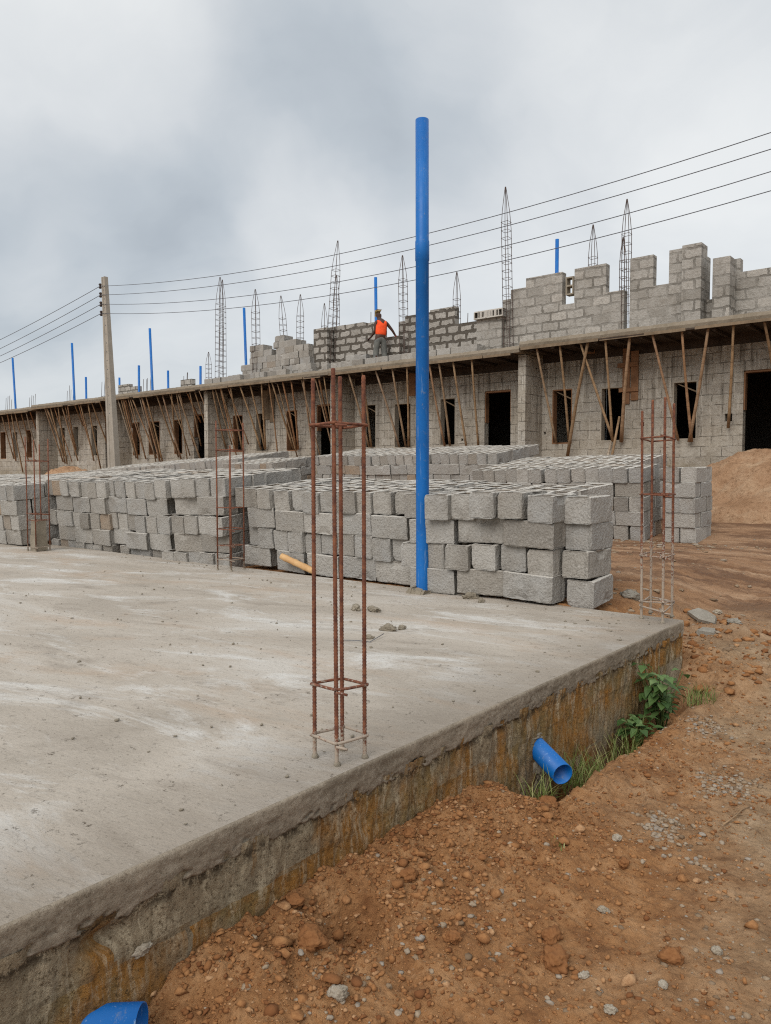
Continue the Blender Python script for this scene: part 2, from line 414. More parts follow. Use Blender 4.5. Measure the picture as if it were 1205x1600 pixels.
def mat_bamboo():
    t = NT('bamboo')
    p = t.pos(); r = t.rnd()
    base = t.ramp(r, [(0.0, lin((146, 120, 92))), (0.35, lin((172, 142, 108))), (0.6, lin((162, 138, 112))), (0.85, lin((170, 124, 86))), (1.0, lin((168, 156, 138)))])
    col = t.mix(t.ramp(t.noise(p, 5, 4, 0.7), [(0.4, 0.0), (0.75, 0.7)]), base, lin((92, 68, 46)))
    z = t.sep(p)[2]
    nd = t.math('FRACT', t.math('MULTIPLY', t.math('ADD', z, t.math('MULTIPLY', r, 3.0)), 3.1))
    col = t.mix(t.ramp(nd, [(0.0, 0.6), (0.06, 0.0)]), col, lin((70, 50, 34)))
    return t.out(col, 0.75, t.bump(t.noise(p, 40, 3, 0.7), 0.3, 0.004), 0.25)

def mat_timber(name, a, b):
    t = NT(name)
    p = t.pos(); x, y, z = t.sep(p); r = t.rnd()
    g = t.noise(t.comb(t.math('MULTIPLY', x, 6), t.math('MULTIPLY', y, 6), t.math('MULTIPLY', z, 1.2)), 3.0, 4, 0.7)
    col = t.mix(g, lin(a), lin(b))
    col = t.mix(t.ramp(t.noise(p, 2.2, 3, 0.6), [(0.45, 0.0), (0.7, 0.6)]), col, lin(tuple(v * 0.6 for v in b)))
    return t.out(col, 0.85, t.bump(g, 0.4, 0.005), 0.2)

def mat_plain(name, a, b=None, sc=20, rough=0.8, spec=0.25, **kw):
    t = NT(name)
    if b is None: b = tuple(v * 0.8 for v in a)
    col = t.mix(t.ramp(t.noise(t.pos(), sc, 4, 0.65), [(0.35, 0.0), (0.65, 1.0)]), lin(a), lin(b))
    return t.out(col, rough, t.bump(t.noise(t.pos(), sc * 3, 3, 0.7), 0.3, 0.004), spec, **kw)

def mat_sand():
    t = NT('red_sand')
    p = t.pos()
    col = t.ramp(t.noise(p, 2.2, 6, 0.7), [(0.3, lin((142, 108, 80))), (0.5, lin((166, 131, 101))), (0.7, lin((182, 152, 122)))])
    col = t.mix(t.ramp(t.noise(p, 14, 5, 0.8), [(0.52, 0.0), (0.66, 0.7)]), col, lin((112, 80, 54)))
    return t.out(col, 0.97, t.bump(t.noise(p, 12, 6, 0.8), 1.0, 0.06), 0.1)

def mat_leaf(name, a, b, c):
    t = NT(name)
    r = t.n('ShaderNodeNewGeometry').outputs['Random Per Island']
    col = t.ramp(r, [(0.0, lin(a)), (0.6, lin(b)), (1.0, lin(c))])
    col = t.mix(t.ramp(t.noise(t.pos(), 40, 3, 0.6), [(0.4, 0.0), (0.7, 0.5)]), col, lin(a))
    t.out(col, 0.55, None, 0.3)
    tr = t.n('ShaderNodeBsdfTranslucent', {'Color': col})
    ms = t.n('ShaderNodeMixShader', {0: 0.25, 1: t.b.outputs[0], 2: tr.outputs[0]})
    outn = [n for n in t.t.nodes if n.type == 'OUTPUT_MATERIAL'][0]
    t.t.links.new(ms.outputs[0], outn.inputs[0])
    return t.m

M = dict(
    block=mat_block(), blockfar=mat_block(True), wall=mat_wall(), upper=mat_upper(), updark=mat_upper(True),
    slab=mat_slab_top(), band=mat_slab_band(), fwall=mat_found_wall(), earth=mat_earth(),
    roof=mat_concrete('roof_slab_concrete', (140, 128, 112), (122, 111, 95), (152, 142, 126), 1.5, 0.9),
    render=mat_concrete('pier_render', (166, 156, 141), (150, 140, 124), (178, 169, 155), 1.2, 0.5),
    pole=mat_concrete('pole_concrete', (160, 152, 140), (144, 136, 124), (172, 165, 155), 1.6, 0.5),
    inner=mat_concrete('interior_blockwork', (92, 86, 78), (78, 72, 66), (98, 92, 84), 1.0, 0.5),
    mortar=mat_concrete('mortar', (150, 140, 124), (132, 122, 106), (164, 154, 138), 6.0, 0.8),
    rubble=mat_concrete('broken_concrete', (156, 149, 137), (134, 127, 115), (170, 163, 151), 5.0, 0.9),
    whitestone=mat_concrete('pale_stone', (182, 170, 152), (158, 144, 124), (196, 188, 174), 8.0, 0.8),
    rust=mat_rust('rusty_rebar', 0.20), rustpale=mat_rust('cement_splashed_rebar', 1.25), rustdark=mat_rust('dark_rebar', 0, True),
    tie=mat_rust('cement_crusted_stirrup', 0.55),
    pvc=mat_pvc(), bamboo=mat_bamboo(),
    plank=mat_timber('formwork_plank', (146, 128, 106), (108, 90, 70)),
    dkplank=mat_timber('dark_formwork', (84, 71, 60), (58, 49, 43)),  # timber tone darkened to carry the shade under the overhang
    redplank=mat_timber('red_brown_board', (150, 112, 82), (120, 84, 58)),
    wire=mat_plain('cable_grey', (104, 106, 112), rough=0.6),
    insul=mat_plain('insulator_brown', (62, 52, 50), rough=0.4),
    sand=mat_sand(),
    clod=mat_clod('earth_clod', [(0.0, lin((112, 72, 44))), (0.35, lin((142, 99, 62))), (0.85, lin((156, 113, 74))), (1.0, lin((176, 140, 104)))]),
    gravel=mat_clod('gravel_stone', [(0.0, lin((112, 92, 72))), (0.3, lin((138, 118, 96))), (0.65, lin((158, 141, 120))), (1.0, lin((146, 138, 128)))]),
    leaf=mat_leaf('weed_leaf', (60, 86, 44), (86, 112, 60), (122, 144, 92)),
    grass=mat_leaf('grass_blade', (88, 104, 48), (118, 130, 66), (176, 166, 116)),
    stem=mat_plain('weed_stem', (90, 104, 56)),
    skin=mat_plain('dark_skin', (78, 54, 44), (66, 44, 36), 12, 0.55),
    orange=mat_plain('orange_vest', (248, 92, 44), (226, 72, 34), 9, 0.8),
    trouser=mat_plain('grey_trousers', (112, 112, 106), (92, 93, 90), 9, 0.9),
    cap=mat_plain('tan_cap', (200, 178, 128), (178, 152, 102), 14, 0.85),
    redcuff=mat_plain('red_glove', (150, 46, 50), (128, 36, 42), 14, 0.85),
    boot=mat_plain('brown_boot', (60, 48, 40), (46, 38, 32), 14, 0.7),
    steel=mat_plain('trowel_steel', (150, 150, 150), (120, 118, 116), 20, 0.4, 0.5),
)

# ------------------------------------------------------------------ terrain height
def gh(X, Y):
    X = np.asarray(X, float); Y = np.asarray(Y, float)
    wob = 0.10 * fbm(X * 1.3, Y * 0 + 3.0, 5, 3)
    back = np.interp(Y, [5.4, 7, 9, 11.2, 13.5, 15, 17, 18.6, 22, 60, 400], [-.02, -.02, 0.0, .05, .34, .50, .76, .90, .86, .8, .6])
    right = np.interp(Y, [5.4, 5.8, 6.5, 8, 9.5, 11.2, 13.5, 15, 17, 18.6, 22, 60, 400], [-.36, -.30, -.24, -.14, -.05, .05, .30, .46, .74, .90, .86, .8, .6])
    w = sstep(-2.75, -1.95, X)
    b = back * (1 - w) + right * w
    b = b - 0.13 * sstep(-6.6, -8.0, X) * sstep(9, 6, Y)
    b = b - 0.20 * sstep(-15, -24, X) * sstep(9, 12, Y) * sstep(20, 18, Y) * 0.9
    # loose heap against the slab, trench further along
    d = np.maximum(X + 1.78, 0)
    heapw = sstep(3.15, 2.75, Y) * (0.85 + 0.35 * fbm(Y * 2.2, X * 0, 9, 2))
    f = -.46 + .15 * np.exp(-(d / .42) ** 2) * heapw + 0.04 * fbm(X * 1.2, Y * 1.2, 21, 3)
    tr = sstep(2.95, 3.25, Y) * sstep(5.5, 5.2, Y)
    lip = 0.27 + 0.05 * fbm(Y * 3, Y * 0 + 1.5, 31, 3)
    f = f - (.21 + .12 * np.exp(-((Y - 3.35) / .28) ** 2)) * tr * sstep(lip, lip * 0.45, d)
    f = f + .03 * tr * np.exp(-((d - lip - .06) / .09) ** 2)
    f = f - .15 * np.exp(-(((X + 1.70) / .13) ** 2 + ((Y - 1.04) / .17) ** 2))
    # dug hollow in the heap
    f = f - 0.17 * np.exp(-((((X + 1.60) / .10) ** 2 + ((Y - 1.78) / .11) ** 2) ** 1.5))
    bank = sstep(5.36, 5.56, Y + wob)
    h = f * (1 - bank) + b * bank
    near = sstep(14, 7, Y) * sstep(-6, -3.5, X)
    loose = 0.35 + 0.65 * np.exp(-(d / .55) ** 2) * sstep(6, 5.3, Y)
    lump = np.abs(fbm(X * 6, Y * 6, 41, 3))
    h = h + near * (0.036 * loose * (1 - 2.2 * lump) + 0.018 * loose * fbm(X * 18, Y * 18, 51, 4, .6) + 0.006 * fbm(X * 50, Y * 50, 61, 2))
    # wheel ruts of the dirt road
    rut = sstep(6.4, 7.0, Y) * sstep(10.2, 9.2, Y) * sstep(-5.5, -4.0, X)
    h = h + rut * (0.045 * (np.abs(np.sin(Y * math.pi / 0.46 + 1.3 * fbm(X * .35, Y * .5, 71, 3))) ** .6 - .7) * (0.6 + 0.6 * fbm(X * .8, Y * 2, 81, 2)))
    h = h + rut * (0.028 * fbm(X * 4, Y * 9, 73, 4, .6) + 0.016 * fbm(X * 12, Y * 16, 75, 3))
    # clods thrown up along the bank
    kb = np.exp(-((Y + wob - 5.75) / .28) ** 2) * sstep(-2.2, -1.7, X)
    h = h + kb * 0.07 * fbm(X * 5, Y * 5, 91, 4)
    kb2 = np.exp(-((Y - 6.55) / .22) ** 2) * sstep(-2.4, -1.9, X)
    h = h + kb2 * 0.09 * fbm(X * 4.2, Y * 4.2, 95, 4)
    return h
def gz(x, y): return float(gh(np.array([x]), np.array([y]))[0])

def build_ground():
    xs = np.concatenate([[-900, -400, -200, -120, -80, -60], np.arange(-48, -7, 0.8), np.arange(-7, -5.0, 0.08), np.arange(-5.0, -2.0, 0.03), np.arange(-2.0, 0.45, 0.0095),
                         np.arange(0.45, 3, 0.15), [4, 6, 10, 20, 40, 80, 200, 400, 900]])
    ys = np.concatenate([[-900, -300, -100, -40, -20, -10, -6, -4, -3], np.arange(-2.5, 0.75, 0.12), np.arange(0.75, 5.95, 0.0095), np.arange(5.95, 12, 0.035),
                         np.arange(12, 20, 0.2), [21, 23, 26, 30, 40, 60, 100, 200, 400, 900]])
    X, Y = np.meshgrid(xs, ys)
    Z = gh(X, Y)
    # under the houses keep the sheet below the floors
    Z = np.where((Y > 18.75) & (Y < 28), 0.8, Z)
    V = np.stack([X, Y, Z], -1).reshape(-1, 3)
    o = np_mesh('ground', V, grid_quads(len(ys), len(xs)), M['earth'])
    tag(o, kind='structure')
build_ground()

# ------------------------------------------------------------------ the foundation slab
SX, SY = -1.77, 5.55        # near edge plane, far edge plane
def build_slab():
    root = empty('foundation_slab', (-9, 2, 0), 'raised grey concrete floor slab with stained block sides in the foreground', 'concrete slab')
    # top sheet
    xs = np.concatenate([[-30, -24, -20], np.arange(-18, -6, 0.25), np.arange(-6, SX - 0.03, 0.05), [SX - 0.011]])
    ys = np.concatenate([np.arange(-3, 0.4, 0.3), np.arange(0.4, SY - 0.03, 0.05), [SY - 0.011]])
    X, Y = np.meshgrid(xs, ys)
    Z = 0.006 * fbm(X * 0.9, Y * 0.9, 3, 3) * sstep(SX - .02, SX - .4, X) * sstep(SY - .02, SY - .4, Y)
    top = np_mesh('slab_top', np.stack([X - (-9), Y - 2, Z], -1).reshape(-1, 3), grid_quads(len(ys), len(xs)), M['slab'], root)
    # path round the visible edge
    r = 0.05
    P = []
    y = -3.0
    while y < SY - r:
        P.append((SX, y, 1.0, 0.0)); y += 0.010 if y > 0.3 else 0.1
    for k in range(9):
        a = k / 8 * math.pi / 2
        P.append((SX - r + r * math.cos(a), SY - r + r * math.sin(a), math.cos(a), math.sin(a)))
    x = SX - r
    while x > -30:
        P.append((x, SY, 0.0, 1.0)); x -= 0.02 if x > -3.2 else 0.3
    P = np.array(P)
    s = np.concatenate([[0], np.cumsum(np.hypot(np.diff(P[:, 0]), np.diff(P[:, 1])))])
    ns = len(P)
    # band: fillet + face + ragged lip
    edge = 0.005 * fbm(s * 1.7, s * 0 + 1, 7, 5, .6)
    zb = -0.104 + 0.007 * fbm(s * 2.3, s * 0 + 9, 13, 3) + 0.010 * fbm(s * 34, s * 0 + 4, 14, 4, .6) - 0.020 * np.maximum(0, fbm(s * 19, s * 0, 15, 3))
    rows = []
    prof = [(-0.05, -0.020), (-0.030, -0.012), (-0.011, 0.0012), (-0.004, 0.0), (-0.001, -0.004), (0.0, -0.012)]
    for d, z in prof:
        rows.append((np.full(ns, d) + edge * (d > -0.009), np.full(ns, z) + (0.003 * fbm(s * 3, s * 0, 19, 3) + 0.003 * np.minimum(0, fbm(s * 26, s * 0, 20, 3)) if d > -.009 else 0)))
    nb = 16
    for k in range(1, nb + 1):
        t = k / nb
        z = -0.014 + (zb + 0.014) * t
        d = edge + 0.003 * fbm(s * 9, z * 30, 23, 3) + 0.004 * fbm(s * 40, z * 60, 29, 4, .65) - 0.004 * t ** 4
        # air-holes in the concrete
        hole = np.maximum(0, fbm(s * 24, z * 34 + 5, 33, 3) - 0.26) * sstep(0.45, 1.0, t) * 0.11
        rows.append((d - hole, z))
    rows.append((edge - 0.040, zb - 0.002))
    V = np.stack([np.stack([P[:, 0] + P[:, 2] * d + 9, P[:, 1] + P[:, 3] * d - 2, z], -1) for d, z in rows], 0)
    np_mesh('slab_edge', V.reshape(-1, 3), grid_quads(len(rows), ns)[:, ::-1], M['band'], root)
    # wall below
    nz = 62
    rows = []
    for k in range(nz):
        z = -0.07 - 0.83 * k / (nz - 1)
        zz = np.full(ns, z)
        d = -0.009 + 0.006 * fbm(s * 3, zz * 5, 37, 4) + 0.010 * fbm(s * 30, zz * 14, 43, 4)
        # block joints
        ju = np.abs(((s + 0.1) / 0.47) % 1 - 0.5) * 0.47
        d = d - 0.012 * np.exp(-(ju / 0.010) ** 2) * (0.5 + 0.5 * fbm(s * 4, zz * 6, 47, 2))
        # mortar runs hanging from the band
        run = np.maximum(0, fbm(s * 9, zz * 1.2, 53, 3) - 0.18) * np.exp((z + 0.07) / 0.22)
        d = d + 0.03 * run + .018 * np.maximum(0, fbm(s * 34, zz * 3, 57, 3) - .15) * np.exp((z + .07) / .18)
        # spalled hollow near the close end, crack by the first column
        d = d - 0.04 * np.exp(-(((s - 4.02) / .07) ** 2 + ((zz + .16) / .03) ** 2))
        rows.append((d, zz))
    V = np.stack([np.stack([P[:, 0] + P[:, 2] * d + 9, P[:, 1] + P[:, 3] * d - 2, z], -1) for d, z in rows], 0)
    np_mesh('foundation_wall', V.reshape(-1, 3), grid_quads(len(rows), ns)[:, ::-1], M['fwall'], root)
build_slab()

# ------------------------------------------------------------------ hollow blocks
BL, BW, BH = 0.45, 0.222, 0.215
def block_mesh(seed, chip=0):
    rnd = random.Random(seed)
    xl = [0, .007, .035, .06, .09, .12, .15, .18, .205, .245, .28, .31, .34, .375, .415, .443, .45]
    yl = [0, .007, .035, .065, .11, .15, .187, .215, .222]
    zl = [0, .008, .045, .09, .14, .18, .208, .215]
    bm = bmesh.new()
    cache = {}
    def V(x, y, z):
        k = (round(x, 4), round(y, 4), round(z, 4))
        if k not in cache: cache[k] = bm.verts.new(k)
        return cache[k]
    def q(*p):
        try: bm.faces.new([V(*a) for a in p])
        except ValueError: pass
    def hole(xa, xb, ya, yb):
        return ya >= .034 and yb <= .188 and ((xa >= .034 and xb <= .206) or (xa >= .244 and xb <= .416))
    for i in range(len(xl) - 1):
        for j in range(len(yl) - 1):
            a, b, c, d = xl[i], xl[i + 1], yl[j], yl[j + 1]
            zt = BH
            if not hole(a, b, c, d):
                q((a, c, BH), (b, c, BH), (b, d, BH), (a, d, BH))
                q((a, d, 0), (b, d, 0), (b, c, 0), (a, c, 0))
            else:
                q((a, c, .012), (b, c, .012), (b, d, .012), (a, d, .012))
    for k in range(len(zl) - 1):
        e, f = zl[k], zl[k + 1]
        for i in range(len(xl) - 1):
            a, b = xl[i], xl[i + 1]
            q((a, 0, e), (b, 0, e), (b, 0, f), (a, 0, f))
            q((b, .222, e), (a, .222, e), (a, .222, f), (b, .222, f))
        for j in range(len(yl) - 1):
            c, d = yl[j], yl[j + 1]
            q((0, d, e), (0, c, e), (0, c, f), (0, d, f))
            q((.45, c, e), (.45, d, e), (.45, d, f), (.45, c, f))
    for xa, xb in ((.035, .205), (.245, .415)):
        xs = [x for x in xl if xa - 1e-6 <= x <= xb + 1e-6]
        ys = [y for y in yl if .034 <= y <= .188]
        for i in range(len(xs) - 1):
            for yy, fl in ((.035, 1), (.187, 0)):
                p = [(xs[i], yy, .012), (xs[i + 1], yy, .012), (xs[i + 1], yy, BH), (xs[i], yy, BH)]
                q(*(p[::-1] if fl else p))
        for j in range(len(ys) - 1):
            for xx, fl in ((xa, 0), (xb, 1)):
                p = [(xx, ys[j], .012), (xx, ys[j + 1], .012), (xx, ys[j + 1], BH), (xx, ys[j], BH)]
                q(*(p[::-1] if fl else p))
    bm.verts.ensure_lookup_table()
    cx, cy, cz = BL / 2, BW / 2, BH / 2
    corner = [(rnd.choice([0, BL]), rnd.choice([0, BW]), rnd.choice([0, BH])) for _ in range(2)]
    amt = [rnd.uniform(.006, .020) for _ in range(2)]
    gx, gzed = rnd.uniform(.12, .33), rnd.choice([0, BH])
    for v in bm.verts:
        x, y, z = v.co
        ex = x < 1e-5 or x > BL - 1e-5; ey = y < 1e-5 or y > BW - 1e-5; ez = z < 1e-5 or z > BH - 1e-5
        n = ex + ey + ez
        d = Vector((cx - x if ex else 0, cy - y if ey else 0, cz - z if ez else 0))
        d = Vector([math.copysign(1, c) if abs(c) > 1e-6 else 0 for c in d])
        if n == 2: v.co += d * (rnd.uniform(.0005, .0090) if z < 1e-5 else rnd.uniform(.0003, .0045))
        elif n == 3: v.co += d * rnd.uniform(.001, .006)
        elif n == 1 and not (ez and z > .1): v.co += d * rnd.uniform(-.0022, .0022)
        # ends are cast with a recessed panel
        if x < 1e-5 and .034 < y < .19 : v.co.x += .012
        if x > BL - 1e-5 and .034 < y < .19: v.co.x -= .012
        for c, a in zip(corner, amt):
            dd = (Vector((x, y, z)) - Vector(c)).length
            if dd < .036: v.co += (Vector((cx, cy, cz)) - Vector(c)).normalized() * a * (1 - dd / .036)
        if chip:
            dd = math.hypot((x - gx) / 1.6, z - gzed)
            if (y < 1e-5 or y > BW - 1e-5) and dd < .06: v.co.y += math.copysign(.028, cy - y) * (1 - dd / .06) ** .5; v.co.z += math.copysign(.03, .1 - gzed) * (1 - dd / .06) * ez
        v.co += Vector((rnd.uniform(-1, 1), rnd.uniform(-1, 1), rnd.uniform(-1, 1))) * .0008
    loc0 = []
    for v in bm.verts: v.co -= Vector((cx, cy, 0))
    bmesh.ops.recalc_face_normals(bm, faces=bm.faces)
    me = bpy.data.meshes.new('concrete_block')
    bm.to_mesh(me); bm.free()
    at_ = me.attributes.new('local', 'FLOAT_VECTOR', 'POINT')
    cc = np.empty(len(me.vertices) * 3, dtype=np.float32); me.vertices.foreach_get('co', cc); at_.data.foreach_set('vector', cc)
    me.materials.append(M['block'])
    return me
BLOCKS = [block_mesh(100 + i, i in (1, 3, 6)) for i in range(8)]
REG = []   # every loose block: (matrix, mesh, label, group)
ORD = ['first', 'second', 'third', 'fourth', 'fifth', 'sixth', 'seventh', 'eighth', 'ninth', 'tenth', 'eleventh', 'twelfth', 'thirteenth', 'fourteenth',
       'fifteenth', 'sixteenth', 'seventeenth', 'eighteenth', 'nineteenth', 'twentieth']
def onum(i):
    if i < 20: return ORD[i]
    t = ['twenty', 'thirty', 'forty', 'fifty', 'sixty'][(i + 1) // 10 - 2]
    k = (i + 1) % 10
    return t + ('-' + ORD[k - 1] if k else '-last')
def put_block(x, y, z, rz, tx=0.0, ty=0.0, label='', group='', v=None):
    m = Matrix.Translation((x, y, z)) @ Matrix.Rotation(rz, 4, 'Z') @ Matrix.Rotation(tx, 4, 'X') @ Matrix.Rotation(ty, 4, 'Y')
    REG.append((m, BLOCKS[random.randrange(8) if v is None else v], label, group))

def stack(x0, x1, y0, z0, courses, name, lines=3, tilt=0.0, yaw=0.0, dz_line=0.0, jit=1.0, topgap=0.0, zslope=0.0, first='H', only=None):
    """courses from the top; x1 is the right end. First line is flush with y0 (the face to the road or slab)"""
    group = 'hollow blocks in the ' + name
    kinds = [('H' if (i % 2 == 0) == (first == 'H') else 'S') for i in range(courses)]
    if only: kinds = [only] * courses
    piv = Vector((x1, y0, z0))
    rot = Matrix.Translation(piv) @ Matrix.Rotation(yaw, 4, 'Z') @ Matrix.Rotation(tilt, 4, 'X') @ Matrix.Translation(-piv)
    ph = random.uniform(0, 6)
    slump = lambda xx: jit * (.007 * math.sin(1.9 * xx + ph) + .005 * math.sin(4.7 * xx + 2 * ph))
    for c in range(courses):
        z = z0 + (courses - 1 - c) * (BH + .002)
        cname = 'top' if c == 0 else ('bottom' if c == courses - 1 and courses > 2 else ORD[c])
        y = y0
        for ln in range(lines):
            kind = kinds[c] if ln % 2 == 0 else ('S' if kinds[c] == 'H' else 'H')
            dep = BL if kind == 'H' else BW
            # inner blocks that nothing shows are left out except on the right end
            x = x1 - random.uniform(0, .012) * jit
            k = 0
            while x > x0 + .1:
                w = BW if kind == 'H' else BL
                if x - w < x0 - .2: break
                hidden = (c > 0 and ln > 0 and k > 1)
                if c == 0 and random.random() < topgap and k > 0 and ln > 0:
                    x -= w; k += 1; continue
                if not hidden:
                    yy = y + dep / 2 + random.uniform(-.014, .014) * jit + (random.random() < .14) * random.uniform(-.035, .03) * jit
                    rz = random.uniform(-.022, .022) * jit + (random.random() < .16) * random.uniform(-.075, .075) * jit
                    if random.random() < .5: rz += math.pi
                    if kind == 'H': rz += math.pi / 2
                    side = 'end-on' if kind == 'H' else 'lengthways'
                    where = '' if ln == 0 else ORD[ln] + ' line of '
                    lab = f'{side} block, {onum(k)} from right, {cname} course, {where}{name}'
                    m = rot @ Matrix.Translation((x - w / 2, yy, z + dz_line * ln + zslope * (x1 - x) + slump(x - w / 2) + random.uniform(0, .002))) @ Matrix.Rotation(rz, 4, 'Z') @ \
                        Matrix.Rotation(random.uniform(-.008, .008) * jit, 4, 'X') @ Matrix.Rotation(random.uniform(-.014, .014) * jit, 4, 'Y')
                    REG.append((m, BLOCKS[random.randrange(8)], lab, group))
                x -= w + random.uniform(.001, .014) * jit + (random.random() < .11) * random.uniform(.015, .045) * jit
                k += 1
            y += dep + random.uniform(.005, .015)

# front row along the far edge of the slab
stack(-4.22, -2.74, 5.47, .001, 4, 'stack behind the blue pipe', 1, R(2.0), R(3.0), 0, 2.9)
stack(-2.74, -2.505, 5.63, -.004, 4, 'stack end by corner cage', 1, R(1.0), R(2.0), 0.0, 3.2, only='H')
stack(-4.22, -2.86, 5.77, .0, 4, 'rear of blue pipe stack', 3, R(4.6), R(1.5), 0.0, 1.6)
stack(-5.62, -4.25, 5.60, .001, 4, 'stack behind nearest cage', 4, R(4.6), R(0), 0.0, 2.2)
stack(-6.74, -5.65, 5.62, .001, 4, 'stack behind bamboo stick', 4, R(4.8), R(-2), 0.0, 2.8)
stack(-8.00, -6.84, 5.55, -.10, 5, 'stack behind second cage', 4, R(5.2), R(5), 0.0, 1.8, first='H')
stack(-9.36, -8.04, 5.62, -.135, 5, 'stack left of second cage', 5, R(5.4), R(-1), 0.0, 1.5)
stack(-10.92, -9.38, 5.60, -.14, 5, 'stack right of third cage', 5, R(5.6), R(0), 0.0, 1.3)
stack(-17.2, -11.0, 5.12, .001, 4, 'left slab stack', 5, R(5.2), R(0), 0.0, 1.2)
stack(-15.5, -10.9, 7.35, -.10, 5, 'stack behind left slab stack', 4, R(5.5), R(0), 0.0, 1.2)
# stacks across the dirt road
stack(-6.42, -4.17, 11.15, .045, 5, 'road stack left of gap', 2, R(6.5), R(-1), 0.0, 1.2)
stack(-6.42, -4.55, 11.85, .125, 5, 'road stack rear lines', 4, R(7.5), R(-1), 0.0, 1.2)
stack(-7.3, -6.45, 11.5, .03, 5, 'road stack left end', 6, R(7.5), R(-1), 0.0, 1.2)
stack(-4.00, -3.44, 11.15, .05, 5, 'small stack beside sand', 2, R(1.5), R(-2), 0.0, 1.4)
stack(-13.1, -8.0, 13.4, .38, 5, 'stack before middle doors', 5, R(7.5), R(0.5), 0.0, 1.2)
stack(-15.6, -13.75, 12.6, .22, 5, 'stack left of rubble gap', 4, R(7.5), R(0), 0.0, 1.2)
stack(-23.5, -15.6, 13.1, .36, 5, 'stack beside utility pole', 5, R(8.0), R(0), 0.0, 1.2, zslope=-.042)

# ------------------------------------------------------------------ terraced houses
YF = 18.6          # facade plane
ZS, ZT = 4.13, 4.30
def wall_grid(mb, x0, x1, z0, z1, y0, y1, holes):
    xs = sorted({x0, x1, *[h[0] for h in holes], *[h[1] for h in holes]})
    zs = sorted({z0, z1, *[h[2] for h in holes], *[h[3] for h in holes]})
    xs = [x for x in xs if x0 <= x <= x1]; zs = [z for z in zs if z0 <= z <= z1]
    def solid(i, j):
        if i < 0 or j < 0 or i >= len(xs) - 1 or j >= len(zs) - 1: return False
        cx, cz = (xs[i] + xs[i + 1]) / 2, (zs[j] + zs[j + 1]) / 2
        return not any(h[0] < cx < h[1] and h[2] < cz < h[3] for h in holes)
    for i in range(len(xs) - 1):
        for j in range(len(zs) - 1):
            if not solid(i, j): continue
            a, b, c, d = xs[i], xs[i + 1], zs[j], zs[j + 1]
            mb.add([(a, y0, c), (b, y0, c), (b, y0, d), (a, y0, d)], [(0, 1, 2, 3)])
            mb.add([(a, y1, c), (b, y1, c), (b, y1, d), (a, y1, d)], [(3, 2, 1, 0)])
            if not solid(i - 1, j): mb.add([(a, y0, c), (a, y1, c), (a, y1, d), (a, y0, d)], [(3, 2, 1, 0)])
            if not solid(i + 1, j): mb.add([(b, y0, c), (b, y1, c), (b, y1, d), (b, y0, d)], [(0, 1, 2, 3)])
            if not solid(i, j - 1): mb.add([(a, y0, c), (b, y0, c), (b, y1, c), (a, y1, c)], [(3, 2, 1, 0)])
            if not solid(i, j + 1): mb.add([(a, y0, d), (b, y0, d), (b, y1, d), (a, y1, d)], [(0, 1, 2, 3)])

def rough_slab(x0, x1, y0, y1, z0, z1, seed):
    """roof slab whose front edge is ragged"""
    n = int((x1 - x0) / .07)
    mb = MB()
    xs = [x0 + (x1 - x0) * i / n for i in range(n + 1)]
    vs = []
    for x in xs:
        e = .035 * mnoise.noise((x * 1.1, seed, 0)) + .018 * mnoise.noise((x * 6, seed, 3))
        t = .020 * mnoise.noise((x * 1.5, seed, 7)) + .016 * mnoise.noise((x * 8, seed, 9))
        m = .02 * mnoise.noise((x * 9, seed, 11))
        vs += [(x, y1, z0), (x, y0 + e, z0), (x, y0 + e - .02 + m, (z0 + z1) / 2), (x, y0 + e + .02, z1 + t), (x, y0 + .5, z1 + t * .4), (x, y1, z1)]
    fs = []
    for i in range(n):
        for k in range(6):
            k2 = (k + 1) % 6
            fs.append((i * 6 + k, i * 6 + k2, i * 6 + 6 + k2, i * 6 + 6 + k))
    fs.append(tuple(range(5, -1, -1))); fs.append(tuple(n * 6 + k for k in range(6)))
    mb.add(vs, fs)
    return mb

